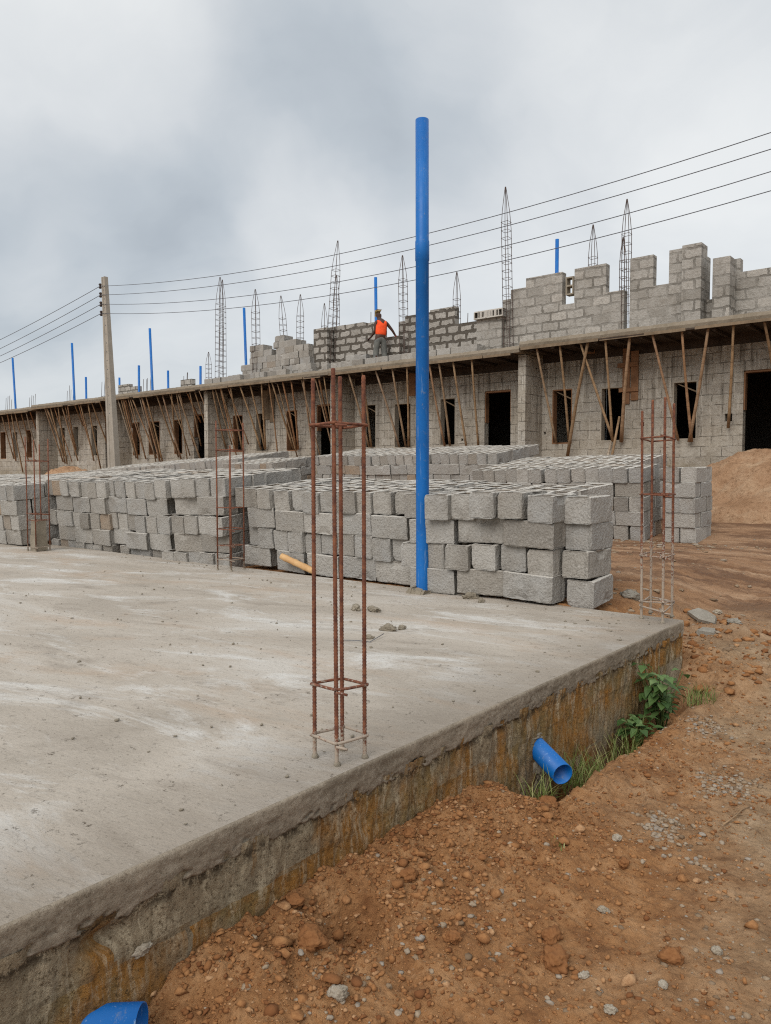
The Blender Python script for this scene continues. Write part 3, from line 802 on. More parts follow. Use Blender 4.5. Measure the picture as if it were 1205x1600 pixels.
def house(x0, x1, wins, door, label, seed, zt=ZT, extra_holes=(), finside=None, yfront=17.35):
    """x1 is the face of the cross wall on the right"""
    rnd = random.Random(seed)
    base = Vector(((x0 + x1) / 2, YF, .9))
    root = empty('terraced_house', base, label, 'house', 'terraced houses under construction')
    def bld(mb, name, mat):
        mb.v = [(a - base.x, b - base.y, c - base.z) for a, b, c in mb.v]
        return mb.build(name, mat, root)
    zs = zt - .17
    mb = MB()
    holes = [(a, b, 1.855 + rnd.uniform(-.02, .02), 3.25 + rnd.uniform(-.03, .03)) for a, b in wins] + [(door[0], door[1], 1.02, 3.38)] + list(extra_holes)
    wall_grid(mb, x0, x1, .5, zs - .26, YF, YF + .22, holes)
    bld(mb, 'front_wall', M['wall'])
    # beam formwork above the wall
    mb = MB(); mb.box(x0, x1, YF + .015, YF + .2, zs - .259, zs - .001); 
    bld(mb, 'beam_formwork', M['dkplank'])
    mb = MB()
    x = x0
    while x < x1 - .1:
        w = min(rnd.uniform(.6, 1.6), x1 - x)
        mb.box(x + .01, x + w - .01, yfront - .02 + rnd.uniform(-.03, .03), YF - .02, zs - .028 - rnd.uniform(0, .012), zs - .003)
        x += w
    k = x0 + .3
    while k < x1:
        mb.box(k, k + .07, yfront + rnd.uniform(.0, .12), YF - .03, zs - .10, zs - .045)
        k += rnd.uniform(.45, .75)
    bld(mb, 'formwork_deck', M['dkplank'])
    mb = MB(); x = x0 + .05
    while x < x1 - .3:
        w = min(rnd.uniform(.7, 2.2), x1 - x)
        e = yfront - .055 + rnd.uniform(-.012, .012)
        mb.box(x + .01, x + w - .02, e, e + .022, zs - .05 - rnd.uniform(0, .015), zs + rnd.uniform(.0, .02))
        x += w + (rnd.random() < .3) * rnd.uniform(.1, .4)
    bld(mb, 'edge_board', M['plank'])
    # interior: back wall, floor and side faces, all real so that the openings go dark
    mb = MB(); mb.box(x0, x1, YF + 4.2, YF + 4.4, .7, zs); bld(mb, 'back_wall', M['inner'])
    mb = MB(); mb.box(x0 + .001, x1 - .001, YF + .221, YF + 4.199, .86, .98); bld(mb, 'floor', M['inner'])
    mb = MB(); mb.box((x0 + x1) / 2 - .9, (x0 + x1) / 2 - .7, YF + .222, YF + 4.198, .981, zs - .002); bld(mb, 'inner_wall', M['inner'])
    # window and door linings
    for (a, b, c, d) in holes[:len(wins)]:
        w = MB(); t = .025
        w.box(a - .001, a + t, YF - .004, YF + .21, c, d); w.box(b - t, b + .001, YF - .004, YF + .21, c, d)
        w.box(a + t, b - t, YF - .006, YF + .21, c - .002, c + .03); w.box(a + t, b - t, YF - .005, YF + .21, d - .03, d + .001)
        wo = bld(w, 'window', M['redplank'] if rnd.random() < .5 else M['render'])
        if rnd.random() < .6:
            w = MB()
            w.add([(a + t, YF + .06, d - .03), (a + t + .04, YF + .06, d - .03), (b - t, YF + .06, d - .25), (b - t, YF + .06, d - .29),
                   (a + t, YF + .10, d - .03), (a + t + .04, YF + .10, d - .03), (b - t, YF + .10, d - .25), (b - t, YF + .10, d - .29)],
                  [(0, 1, 2, 3), (7, 6, 5, 4), (0, 3, 7, 4), (1, 5, 6, 2), (0, 4, 5, 1), (3, 2, 6, 7)])
            bld(w, 'corner_brace', M['plank']).parent = wo

    a, b = door; w = MB()
    w.box(a, a + .03, YF + .03, YF + .2, 2.5, 3.36); w.box(b - .03, b + .001, YF + .03, YF + .2, 2.5, 3.36)
    w.box(a + .03, b - .03, YF + .03, YF + .2, 3.33, 3.381)
    bld(w, 'doorway', M['redplank'])
    # cross wall on the right: reaches out to the slab edge
    f = MB(); f.box(x1, x1 + .215, 17.68, YF + 4.2, .5, zs - .02 if finside is None else finside)
    bld(f, 'cross_wall', M['wall'])
    bld(rough_slab(x0 + .002, x1 + .213, yfront, YF + 4.6, zs, zt, seed), 'roof_slab', M['roof'])
    return root, bld

def upper(bld, rects, Y=18.45, th=.222, name='upper_wall', zb=ZT - .01, mat=None):
    """rects: (px left, px right, py top) measured on the wall plane"""
    mb = MB()
    for a, b, yt in rects:
        xa, xb = onY(a, 500, Y).x, onY(b, 500, Y).x
        z = onY((a + b) / 2, yt, Y).z
        mb.box(xa, xb, Y, Y + th, zb, z)
    return bld(mb, name, mat or M['upper'])

S = .045
h6, b6 = house(-9.814, -3.45, [(-9.51, -8.95), (-8.16, -7.56), (-6.34, -5.77)], (-4.76, -3.9), 'unfinished block house at the right end with tall stepped upper walls', 1, 4.42,
               [(-9.86 + .1, -9.72 + .02, 2.10, 2.17), (-7.12, -7.03, 2.22, 2.32), (-5.15, -4.99, 2.25, 2.43)])
h5, b5 = house(-16.55, -10.03, [(-13.18, -12.62), (-14.92, -14.25), (-16.25, -15.66)], (-11.63, -10.78), 'unfinished block house right below the worker, behind the blue pipe', 2, 4.32,
               [(-12.42, -12.34, 2.0, 2.07)])
h4, b4 = house(-23.0, -16.77, [(-19.77, -19.23), (-21.4, -20.84), (-22.68, -22.13)], (-18.3, -17.45), 'unfinished block house with a big loose block stack on its roof', 3, 4.30)
h3, b3 = house(-29.5, -23.22, [(-26.40, -25.86), (-28.2, -27.40), (-29.40, -28.86)], (-25.1, -24.2), 'unfinished block house just right of the concrete utility pole', 4, 4.30)
h2, b2 = house(-35.9, -29.72, [(-32.80, -32.26), (-34.40, -33.92), (-35.72, -35.16)], (-31.6, -30.7), 'unfinished block house just left of the concrete utility pole', 5, 4.28)
h1, b1 = house(-43.2, -36.12, [(-39.06, -38.52), (-40.6, -40.05), (-42.0, -41.4)], (-37.9, -37.0), 'unfinished block house at the far left end of the terrace', 6, 4.20)

mb = MB(); mb.box(-43.42, -43.201, 17.68, YF + 4.4, .5, 4.0); b1(mb, 'end_wall', M['wall'])
# right house upper storey
upper(b6, [(798, 821.5, 451), (821.5, 878, 430), (878, 897, 475), (897, 946, 416), (946, 974.5, 455), (983.5, 1019.5, 401), (1019.5, 1044, 445), (1044, 1064, 390)], zb=4.40)
upper(b6, [(1064, 1094, 381.5)], 18.23, .44, 'corner_pier', zb=4.40)
upper(b6, [(1094, 1104, 402), (1104, 1112, 468)], 18.70, .22, 'set_back_wall', zb=4.40)
upper(b6, [(1112, 1139, 402)], 18.3, .44, 'upper_pier', zb=4.40)
upper(b6, [(1139, 1155, 405), (1155, 1300, 414)], 18.95, .22, 'side_wall', zb=4.40)
# middle house
upper(b5, [(623, 633, 502), (633, 672, 491), (672, 711, 481.5), (711, 745, 504)], 19.3, mat=M['updark'])
upper(b5, [(745, 784, 495)], 18.45, .3, 'upper_pier')
upper(b5, [(786, 797, 468)], 18.62, .3, 'door_jamb')
upper(b4, [(490, 511, 513)], 18.40, .3, 'upper_pier', mat=M['updark'])
upper(b4, [(515, 540, 509.5), (540, 568, 505.5), (568, 598, 503.5), (598, 624, 526)], 18.75, mat=M['updark'])
upper(b3, [(183, 200, 601), (200, 214, 604)], 22.0, .22)
upper(b3, [(281, 298, 593)], 21.0, .22, 'upper_pier')

# formwork boards nailed to the facade
def board(bld, pts_px, Y, name='formwork_board', mat='redplank'):
    mb = MB()
    for (xa, xb, ya, yb) in pts_px:
        p, q = onY(xa, ya, Y), onY(xb, yb, Y)
        mb.box(p.x, q.x, Y - .025, Y - .001, q.z, p.z)
    return bld(mb, name, M[mat])
board(b6, [(974, 984, 545, 631), (987, 997.5, 549, 625)], 18.58)
board(b6, [(965.5, 997.5, 568, 572), (967.5, 997.5, 607, 611)], 18.545, 'batten')
board(b6, [(827, 835, 552, 627)], 18.58)
board(b6, [(914, 930, 541, 552)], 18.60, 'formwork_offcut')
board(b5, [(699, 709, 567, 578)], 18.60, 'formwork_offcut')
board(b4, [(410, 421, 600, 655), (421.5, 429, 607, 659)], 18.58, 'formwork_board', 'plank')
board(b5, [(640, 650, 578, 618)], 18.58)

# ------------------------------------------------------------------ bamboo props leaning under the slab edge
PROPS = []
def prop(tx, bx, by, r=.034, top=None, Yt=17.42, Yb=18.50, group='bamboo props under the roof slab', bend=0.0):
    PROPS.append((tx, bx, by, r, top, Yt, Yb, bend))
right_props = [(838, 869, 691), (874, 889, 690), (945, 957, 690), (906, 959, 690), (1018, 1060, 688), (1064, 1081, 690), (1144, 1138, 668), (1192, 1213, 610)]
for a in right_props: prop(*a)
prop(918, 887, 712, .045, Yb=18.42)
prop(983, 971, 690, .045)
prop(1105, 1077, 690, .04)
for a in [(686, 703, 696), (708, 730, 705), (737, 748, 702), (671, 695, 697), (545, 577, 698.5), (566, 580, 698), (587, 624, 698), (613, 634, 697), (636, 638.5, 697), (498, 514, 663)]: prop(*a)
for a in [(474, 490, 708), (332, 353, 700), (345, 369, 695), (360, 379, 704), (375, 408, 702), (391, 414, 702), (408.6, 415, 700.6), (425, 459, 702), (441.5, 463, 702), (455, 466, 702)]: prop(*a)
for a in [(195.6, 207, 668), (184, 213, 716), (206, 245, 716), (221, 251, 723), (228, 254, 722), (244.6, 279, 714), (253.7, 283, 717), (268, 275, 700), (278, 314, 720), (292, 314, 660)]: prop(*a)
for a in [(0.7, 22, 717), (10, 25, 720), (16, 36, 738), (21.7, 45, 721), (31, 45, 690), (39, 60, 714), (45, 59, 679), (69, 99, 722), (78, 102, 724), (90, 105, 725), (96, 122, 720), (105, 119, 702),
          (116, 130, 665), (125, 147, 720), (137, 158, 734), (143, 169, 696), (155, 167, 662)]: prop(*a)
for i in range(26):
    tx = random.uniform(64, 322) if i < 18 else random.uniform(330, 520)
    k = (322 - tx) / 258 if tx < 322 else 0
    prop(tx, tx + random.uniform(14, 34), 716 + 6 * k + random.uniform(-22, 8), random.uniform(.02, .03))
WIN_NAMES = ['right end house', 'house behind the blue pipe', 'house with the roof stack', 'house right of the utility pole', 'house left of the utility pole', 'far left house']
cnt = {}
PROPS.sort(key=lambda p: -p[0])
for (tx, bx, by, r, top, Yt, Yb, bend) in PROPS:
    zs_ = (4.42 if tx > 812 else 4.30) - .20
    p = onY(tx, 600, Yt); p.z = zs_ + (.0 if top is None else top)
    q = onY(bx, by, Yb)
    hi = 0 if p.x > -9.9 else 1 if p.x > -16.6 else 2 if p.x > -23.1 else 3 if p.x > -29.6 else 4 if p.x > -36 else 5
    cnt[hi] = cnt.get(hi, 0) + 1
    n = 7
    off = Vector((random.uniform(-.03, .03), random.uniform(-.02, .02), 0))
    pts = [q.lerp(p, i / (n - 1)) + off * math.sin(i / (n - 1) * math.pi) for i in range(n)]
    mid = (p + q) / 2
    mb = MB(); mb.tube([a - q for a in pts], [r * random.uniform(.92, 1.05) * (1.05 - .25 * i / (n - 1)) for i in range(n)], 8)
    lean = 'upright' if abs(p.x - q.x) < .12 else 'slanting'
    o = mb.build('bamboo_prop', M['bamboo'], None, True, q)
    tag(o, f'{lean} bamboo prop, {onum(cnt[hi] - 1)} from right, against the {WIN_NAMES[hi]}', 'prop', 'bamboo props under the roof slabs')
# short pale stick in the second window, bamboo leaning outside
for tx, ty, bx, by, lab in [(968, 651, 955, 720, 'short pale stick leaning on the sill of the second window from the right house pier'), (955, 690, 949, 717, 'short pale bamboo foot below the middle window of the right house')]:
    p, q = onY(tx, ty, 18.48), onY(bx, by, 18.1)
    mb = MB(); mb.tube([(0, 0, 0), p - q], [.035, .028], 8)
    tag(mb.build('bamboo_stick', M['bamboo'], None, True, q), lab, 'stick')

# ------------------------------------------------------------------ loose blocks on the roof
g_edge = 'loose blocks along the roof slab edge'
x = -11.2; k = 0
while x > -23.0:
    zt = 4.325 if x > -16.6 else 4.305
    rz = 0 if random.random() < .75 else math.pi / 2
    w = BL if rz == 0 else BW
    if not (-17.0 > x > -18.4):
        put_block(x - w / 2, 17.75 + random.uniform(-.03, .03), zt, rz + random.uniform(-.06, .06), 0, random.uniform(-.02, .02),
                  f'loose block on the roof slab edge, {onum(k)} from its right end', g_edge)
        k += 1
    x -= w + random.uniform(.01, .05)
rs = 'hollow blocks in the rooftop stack'
ROWS = [[(376, 488)], [(376, 486)], [(378, 483)], [(390, 482)], [(391, 425), (430, 482)], [(392, 411), (429, 464)], [(430, 443)]]
for c, spans in enumerate(ROWS):
    k = 0
    for a, b in spans[::-1]:
        Y = 18.12 + c * .02
        xa, xb = onY(a, 550, Y).x, onY(b, 550, Y).x
        x = xb
        while x > xa + .08:
            alt = random.random() < .55 and x - xa > .4
            w = BL if alt else BW
            put_block(x - w / 2, Y + (BW if alt else BL) / 2 + random.uniform(-.025, .025), 4.30 + c * (BH + .003), (0 if alt else math.pi / 2) + random.uniform(-.05, .05), 0, 0,
                      f'block in row {["one", "two", "three", "four", "five", "six", "seven", "eight"][c]} from below, {onum(k)} from right, rooftop stack', rs)
            if alt: put_block(x - w / 2, Y + BW * 1.5 + .01, 4.30 + c * (BH + .003), 0, 0, 0, 'block at the rear of the rooftop stack', rs)
            x -= w + random.uniform(.004, .02); k += 1
# hollow blocks on edge on the middle house wall
for i in range(5):
    p = onY(757 + i * 6.0, 495, 18.55)
    put_block(p.x, p.y, 5.48, 0, math.pi / 2, 0, f'hollow block on edge, {ORD[i]} from left, on the wall left of the tallest spire', 'blocks on end on the wall')
for a, y_, n_ in [(566, 541, 'beside the worker'), (552, 549, 'left of the worker')]:
    p = onY(a, y_, 18.1)
    put_block(p.x, 18.1, 4.55 if n_.startswith('beside') else 4.54, .1, 0, .03, f'loose block lying across the roof edge blocks {n_}', 'loose blocks by the worker')
# little frame of a block on the right wall
p = onY(891, 476, 18.5)
mb = MB(); w_, h_ = .11, .23
for a, b_, c, d in ((-w_, -w_ + .035, 0, 2 * h_), (w_ - .035, w_, 0, 2 * h_), (-w_ + .035, w_ - .035, 0, .035), (-w_ + .035, w_ - .035, h_ - .02, h_ + .02), (-w_ + .035, w_ - .035, 2 * h_ - .035, 2 * h_)):
    mb.box(a, b_, -.11, .11, c, d, .002)
o = mb.build('concrete_frame_block', M['mortar'], None, False, (p.x, 18.56, 5.675))
tag(o, 'hollow block on end with sky showing through, between two tall wall piers', 'block')

# ------------------------------------------------------------------ rebar cages
def ribbed(mb, p0, p1, r, pitch=.012, n=8):
    p0, p1 = Vector(p0), Vector(p1)
    L = (p1 - p0).length; m = max(2, int(L / (pitch / 2)))
    mb.tube([p0.lerp(p1, i / m) for i in range(m + 1)], [r * (1.13 if i % 2 else .93) for i in range(m)] + [r * .8], n)
def cage(base, side, bars, stirrups, r, yaw, label, rs=.0055, mat='rust', lean=(0, 0), rib=True, over=.02, corners=None):
    root = empty('rebar_cage', base, label, 'rebar cage', 'rebar cages standing on the slab', yaw)
    h = side / 2
    cs = [tuple(c) for c in corners] if corners else [(-h, -h), (h, -h), (h, h), (-h, h)]
    for (cx, cy), top in zip(cs, bars):
        mb = MB()
        tp = (cx + lean[0] * top + random.uniform(-.008, .008), cy + lean[1] * top + random.uniform(-.008, .008), top)
        if rib: ribbed(mb, (cx, cy, -.02), tp, r)
        else: mb.tube([(cx, cy, -.02), ((cx + tp[0]) / 2 + random.uniform(-.006, .006), (cy + tp[1]) / 2, top / 2), tp], r, 8)
        mb.build('bar', M[mat], root, True)
        f = MB()    # collar of spilled mortar at the foot
        f.tube([(cx + .003, cy, -.005), (cx - .002, cy + .002, .008), (cx, cy, .016)], [r * 2.0, r * 1.7, r * 1.05], 7)
        f.build('mortar_foot', M['mortar'], root, True)
    for z, tl in stirrups:
        k = h + r + rs
        mb = MB()
        t = tl
        pts = []
        for cx, cy in [(c[0] * k / h, c[1] * k / h) for c in cs + cs[:1]]:
            pts.append(Vector((cx + lean[0] * z, cy + lean[1] * z, z + t * (cx * .6 - cy))))
        loop = []
        for a, b in zip(pts[:-1], pts[1:]):
            loop += [a.lerp(b, .06), a.lerp(b, .35) + Vector((0, 0, random.uniform(-.003, .003))), a.lerp(b, .65), a.lerp(b, .94)]
        mb.tube(loop + [loop[0]], rs, 7)
        # hooked tails at the front corner
        mb.tube([pts[1], pts[1] + Vector((-.05, .055, .012))], rs, 7)
        mb.tube([pts[1] + Vector((.004, -.004, -.008)), pts[1] + Vector((.045, .01, -.012))], rs * .9, 7)
        mb.build('stirrup', M['tie' if z < .45 else mat], root, True)
    return root
CF, CL, CR = onZ(526.5, 1196, 0), onZ(492, 1183, 0), onZ(570, 1184, 0)
CBk = CL + CR - CF
C1 = (CL + CR) / 2
cage(C1, .135, [1.395, 1.42, 1.405, 1.41], [(1.225, .04), (.275, .04), (.085, -.02)], .0074, 0, 'tall rusty rebar cage nearest on the slab near edge', .0055, 'rust',
     corners=[(p - C1).xy for p in (CL, CF, CR, CBk)])
C2 = Vector((onY(361, 880, 5.34).x, 5.34, 0))
cage(C2, .20, [1.62, 1.35, 1.60, 1.20], [(.12, 0), (.27, .02), (.45, -.03), (.68, .02), (1.30, .04), (1.52, 0)], .0085, R(8), 'rusty rebar cage with five stirrups standing at the slab edge right of the leftmost one', .005, 'rust', rib=False)
C3 = onZ(60, 851, 0); C3.y = 5.0
C3.x = onY(61, 850, 5.0).x
cage(C3, .20, [1.55, 1.50, 1.52, 1.45], [(.06, 0), (.42, 0), (.5, .1), (1.22, .05)], .0085, R(4), 'leftmost rusty rebar cage with a mortar collar, standing by the left block stack', .005, 'rust', rib=False)
c4 = [onZ(1008, 964, 0), onZ(1041, 971, 0), onZ(1055, 961, 0), onZ(1022, 955, 0)]
for c in c4: c.y -= .07
C4 = sum(c4, Vector()) / 4
cage(C4, .165, [1.50, 1.58, 1.56, 1.60], [(.10, -.06), (.12, .1), (.46, .02), (.90, .0), (1.30, .03)], .0095, 0, 'rebar cage with white cement crusted lower bars at the far slab corner', .006, 'rustpale', lean=(-.010, 0), corners=[(p - C4).xy for p in c4])
# mortar lumps stuck in the leftmost cage
mb = MB(); mb.box(-.085, .085, -.085, .085, .0, .22, .012); mb.box(-.07, .075, -.07, .075, .221, .42, .012)
o = mb.build('cement_filled_base', M['mortar'], None, False, C3); tag(o, 'rough mortar column cast inside the leftmost rebar cage', 'mortar base')

def spire(px, ytop, ybot, Y, label, zbase=4.2, side=None, lean_px=0, n_st=None, r=.0082, tip=True):
    """thin column starter on the roof: four bars bent together at the tip"""
    T = onY(px + lean_px, ytop, Y); B = onY(px, ybot, Y)
    B.z = zbase
    side = side or .17
    h = side / 2
    mb = MB()
    H = T.z - B.z
    lean = Vector((T.x - B.x, 0, 0))
    for cx, cy in ((-h, -h), (h, -h), (h, h), (-h, h)):
        if tip:
            pts = [(cx, cy, 0), (cx + lean.x * .4, cy, H * .4), (cx + lean.x * .76, cy, H * .76), (cx * .75 + lean.x * .86, cy * .75, H * .86), (lean.x + cx * .08, cy * .08, H)]
        else:
            top = H * random.uniform(.75, 1)
            pts = [(cx, cy, 0), (cx * 1.1 + lean.x * .5, cy, top * .5), (cx * 1.2 + lean.x, cy, top)]
        mb.tube(pts, r, 6)
    z = .15
    while z < H * (.80 if tip else .4):
        k = h + .008
        l = lean * (z / H)
        mb.tube([(-k + l.x, -k, z), (k + l.x, -k, z + .01), (k + l.x, k, z), (-k + l.x, k, z - .01), (-k + l.x, -k, z)], .0065, 5)
        z += random.uniform(.19, .24)
    o = mb.build('rebar_starter', M['rustdark'], None, False, B)
    tag(o, label, 'rebar column', 'rebar column starters on the roof')
SPIRES = [
    (342, 433, 578, 19.0, 'taller of the paired grey rebar spires left of the rooftop block stack', .22, 2),
    (348.5, 437, 578, 19.3, 'shorter of the paired grey rebar spires left of the rooftop block stack', .18, -1),
    (401, 452, 575, 18.2, 'grey rebar spire rising in front of the rooftop block stack', .20, -2),
    (449, 462, 560, 19.5, 'grey rebar spire leaning left above the rooftop block stack', .18, -10),
    (468.5, 460, 560, 19.8, 'straight grey rebar spire behind the right end of the rooftop stack', .18, 1),
    (508, 474, 530, 21.5, 'short grey rebar spire behind the left upper wall corner', .17, -1),
    (514, 376, 575, 18.6, 'tall rebar spire leaning right at the corner of the upper wall left of the worker', .20, 14),
    (525, 430, 530, 20.5, 'rebar spire close behind the leaning one left of the worker', .16, 1),
    (632, 399, 560, 18.5, 'slim grey rebar spire between the worker and the tall blue pipe', .19, -3),
    (714, 425, 530, 20.5, 'slim grey rebar spire behind the wall right of the tall blue pipe', .17, 0),
    (795, 292, 548, 18.3, 'tallest grey rebar spire at the left end of the right house upper wall', .19, -5),
    (928, 351, 430, 20.5, 'short grey rebar spire behind the broad wall pier', .19, -1),
    (978.5, 311, 505, 18.5, 'tall grey rebar spire in the gap between two right wall piers', .175, 1.5),
    (974, 370, 490, 19.0, 'shorter rebar spire behind the tall one between the right wall piers', .13, 0),
    (326, 550, 590, 22.0, 'tiny rebar spire far left of the paired spires', .18, 0),
]
for px, yt, yb, Y, lab, sd, ln in SPIRES: spire(px, yt, yb, Y, lab, 4.2, sd, ln)
STUBS = [(12, 617, 640, 22, 'thin cluster of rebar stubs at the far left roof end'), (49, 611, 632, 22, 'crossed pair of bent rebar stubs on the far left roof'), (108, 600, 622, 22, 'dark rebar stub left of the short blue pipe'),
         (163, 590, 617, 20, 'rebar stubs just left of the utility pole'), (228, 582, 605, 21, 'forked rebar stub between two blue roof pipes'), (291, 578, 592, 22, 'tiny rebar stubs over the small roof pier'),
         (585, 485, 520, 22, 'rebar stub pair right behind the worker'), (727, 490, 510, 22, 'tiny rebar stub pair left of the upright hollow blocks')]
for px, yt, yb, Y, lab in STUBS: spire(px, yt, yb, Y, lab, 4.2, .22, 2, tip=False, r=.012)

# ------------------------------------------------------------------ blue pipes
def pipe_mesh(mb, H, r, socket=None):
    n = 20
    def ring(z, rr): return [(rr * math.cos(2 * math.pi * k / n), rr * math.sin(2 * math.pi * k / n), z) for k in range(n)]
    prof = [(0, r)]
    if socket: prof += [(socket - .004, r), (socket, r * 1.07), (socket + .16, r * 1.07), (socket + .175, r * 1.0)]
    prof += [(H, r), (H, r * .94), (H - .3, r * .94)]
    vs = []; fs = []
    for z, rr in prof: vs += ring(z, rr)
    for i in range(len(prof) - 1):
        for k in range(n):
            k2 = (k + 1) % n
            fs.append((i * n + k, i * n + k2, (i + 1) * n + k2, (i + 1) * n + k))
    fs.append(tuple((len(prof) - 1) * n + k for k in range(n)))
    mb.add(vs, fs)
PB = onZ(660, 925, 0); PB.y = 5.40; PB.x = onY(660.5, 900, 5.40).x
mb = MB(); pipe_mesh(mb, 4.095, .0575, 2.90)
o = mb.build('drain_pipe', M['pvc'], None, True, PB); o.rotation_euler = (0, R(-.25), 0)
tag(o, 'tall thick blue pipe standing at the slab edge before the block stack', 'pipe', 'blue pvc pipes')
mb = MB()
for i in range(5): mb.box(-.07 + i * .02, -.02 + i * .03, -.10, .03, -.01, .045 - .006 * i, .02)
tag(mb.build('mortar_heap', M['mortar'], None, False, PB + Vector((-.01, -.03, 0))), 'rough lump of mortar round the foot of the tall blue pipe', 'mortar')
RP = [(25, 558, 632, 20, -8, 'blue roof pipe at the far left leaning left'), (117, 535, 622, 20, -5, 'tall blue roof pipe standing left of the utility pole'), (135, 589, 622, 22, 0, 'short blue roof pipe just right of the tall one left of the pole'),
      (187, 590, 605, 24, 0, 'very short blue roof pipe just right of the utility pole'), (217, 571, 606, 21, 2, 'short blue roof pipe beside the tall pipe right of the utility pole'), (239, 512, 606, 20, -5, 'tall blue roof pipe right of the utility pole'),
      (263, 579, 602, 23, 0, 'thin short blue roof pipe standing alone before the small roof pier'), (313, 572, 595, 22, 2, 'short blue roof pipe above the cross wall left of the rebar spires'), (386, 480, 575, 21, -4, 'blue roof pipe left of the rooftop block stack'),
      (589, 433, 520, 21, -1.5, 'blue roof pipe right behind the head of the worker'), (870, 374, 440, 21, 0, 'blue roof pipe behind the right house upper wall')]
for px, yt, yb, Y, lean, lab in RP:
    T = onY(px, yt, Y); B = onY(px, yb, Y); zb = 4.2
    mb = MB(); H = T.z - zb
    pipe_mesh(mb, H, .055)
    o = mb.build('drain_pipe', M['pvc'], None, True, (B.x, Y, zb))
    if lean: o.rotation_euler = (0, math.atan2(-(abs(lean)) * (1 if lean < 0 else -1) * .02, 2.0) if True else 0, 0)
    tag(o, lab, 'pipe', 'blue pvc pipes')
def stub(a, b, r, lab):
    a, b = Vector(a), Vector(b)
    d = b - a
    mb = MB(); pipe_mesh(mb, d.length, r)
    o = mb.build('drain_outlet', M['pvc'], None, True, a)
    o.rotation_mode = 'QUATERNION'; o.rotation_quaternion = d.to_track_quat('Z', 'Y')
    tag(o, lab, 'pipe', 'blue pipe outlets in the slab side')
stub((-1.95, 3.475, -.285), (-1.583, 3.24, -.360), .052, 'blue pipe outlet sticking out of the slab side above the grass')
stub((-1.925, .889, -.392), (-1.694, 1.069, -.376), .053, 'blue pipe outlet at the near end of the slab side half out of frame')
# mortar packed round the outlets
def lump(name, loc, sc, mat, seed, sub=3, amp=.25, rot=(0, 0, 0)):
    bm = bmesh.new(); bmesh.ops.create_icosphere(bm, subdivisions=sub, radius=1)
    for v in bm.verts:
        p = v.co.copy()
        n = mnoise.fractal(p * 1.2 + Vector((seed * 3.1, seed, 0)), 1.0, 2.0, 4)
        c = mnoise.noise(p * 3.5 + Vector((seed, 0, seed * 2)))
        v.co = p * (1 + amp * n + amp * .5 * c + amp * .5 * mnoise.noise(p * 9 + Vector((seed, seed, 0))))
        v.co = Vector((v.co.x * sc[0], v.co.y * sc[1], v.co.z * sc[2]))
    me = bpy.data.meshes.new(name); bm.to_mesh(me); bm.free()
    me.polygons.foreach_set('use_smooth', [sub > 2] * len(me.polygons))
    o = link(name, me, mat, None, loc); o.rotation_euler = rot
    return o
tag(lump('mortar_collar', (-1.795, 3.39, -.262), (.022, .07, .022), M['mortar'], 3, 4, .55), 'pale mortar lump packed over the blue outlet above the grass', 'mortar')
tag(lump('mortar_collar', (-1.80, 3.36, -.42), (.05, .05, .10), M['mortar'], 4, 4, .55), 'lump of mortar hanging below the blue outlet above the grass', 'mortar')
tag(lump('mortar_collar', (-1.84, .95, -.39), (.065, .11, .08), M['mortar'], 5, 4, .28), 'mortar lump round the near blue outlet', 'mortar')
tag(lump('mortar_lump', (-1.775, 1.13, -.235), (.012, .025, .016), M['whitestone'], 6, 4, .5), 'pale mortar blob stuck on the slab side above the near outlet', 'mortar')

# ------------------------------------------------------------------ utility pole and cables
def utility_pole():
    base = onY(180, 735, 15.0); base.z = gz(base.x, 15.0) - .1
    top = onY(163.5, 433, 15.0)
    root = empty('utility_pole', base, 'tapering grey concrete utility pole with bolt holes and insulators', 'utility pole')
    H = top.z - base.z
    n = 16
    mb = MB(); vs = []
    for i in range(n + 1):
        t = i / n
        c = Vector(((top.x - base.x) * t, 0, H * t))
        wx = .27 * (1 - t) + .105 * t; wy = .11 * (1 - t) + .07 * t
        for sx, sy in ((-1, -1), (-.45, -1), (-.40, -.72), (.40, -.72), (.45, -1), (1, -1), (1, 1), (-1, 1)):
            vs.append((c.x + sx * wx, c.y + sy * wy, c.z))
    fs = []
    for i in range(n):
        for k in range(8):
            k2 = (k + 1) % 8
            fs.append((i * 8 + k, i * 8 + k2, i * 8 + 8 + k2, i * 8 + 8 + k))
    fs.append(tuple(n * 8 + k for k in range(8)))
    mb.add(vs, fs)
    mb.build('pole_shaft', M['pole'], root)
    hb = MB()
    for i in range(15):
        t = .38 + .6 * i / 15
        c = Vector(((top.x - base.x) * t, -(.11 * (1 - t) + .07 * t) * .72 - .004, H * t))
        hb.tube([c, c + Vector((0, .01, 0))], .022, 8)
    hb.build('bolt_hole', M['wire'], root)
    pts = []
    for py in (447, 461, 475.5, 490):
        t = (onY(163, py, 15).z - base.z) / H
        c = Vector(((top.x - base.x) * t - (.27 * (1 - t) + .105 * t) - .05, -.09, H * t))
        ib = MB()
        ib.tube([c + Vector((0, 0, -.09)), c + Vector((0, 0, -.05)), c + Vector((0, 0, -.02)), c + Vector((0, 0, .02)), c + Vector((0, 0, .05)), c + Vector((0, 0, .09))], [.035, .06, .035, .035, .06, .035], 10)
        ib.build('insulator', M['insul'], root, True)
        pts.append(base + c)
    return pts
INS = utility_pole()
meas = [((790, 333), (1205, 207)), ((790, 353.5), (1205, 233)), ((790, 384), (1205, 268)), ((790, 407), (1205, 298))]
lft = [531, 545, 556.5, 567]
names = ['top', 'second', 'third', 'lowest']
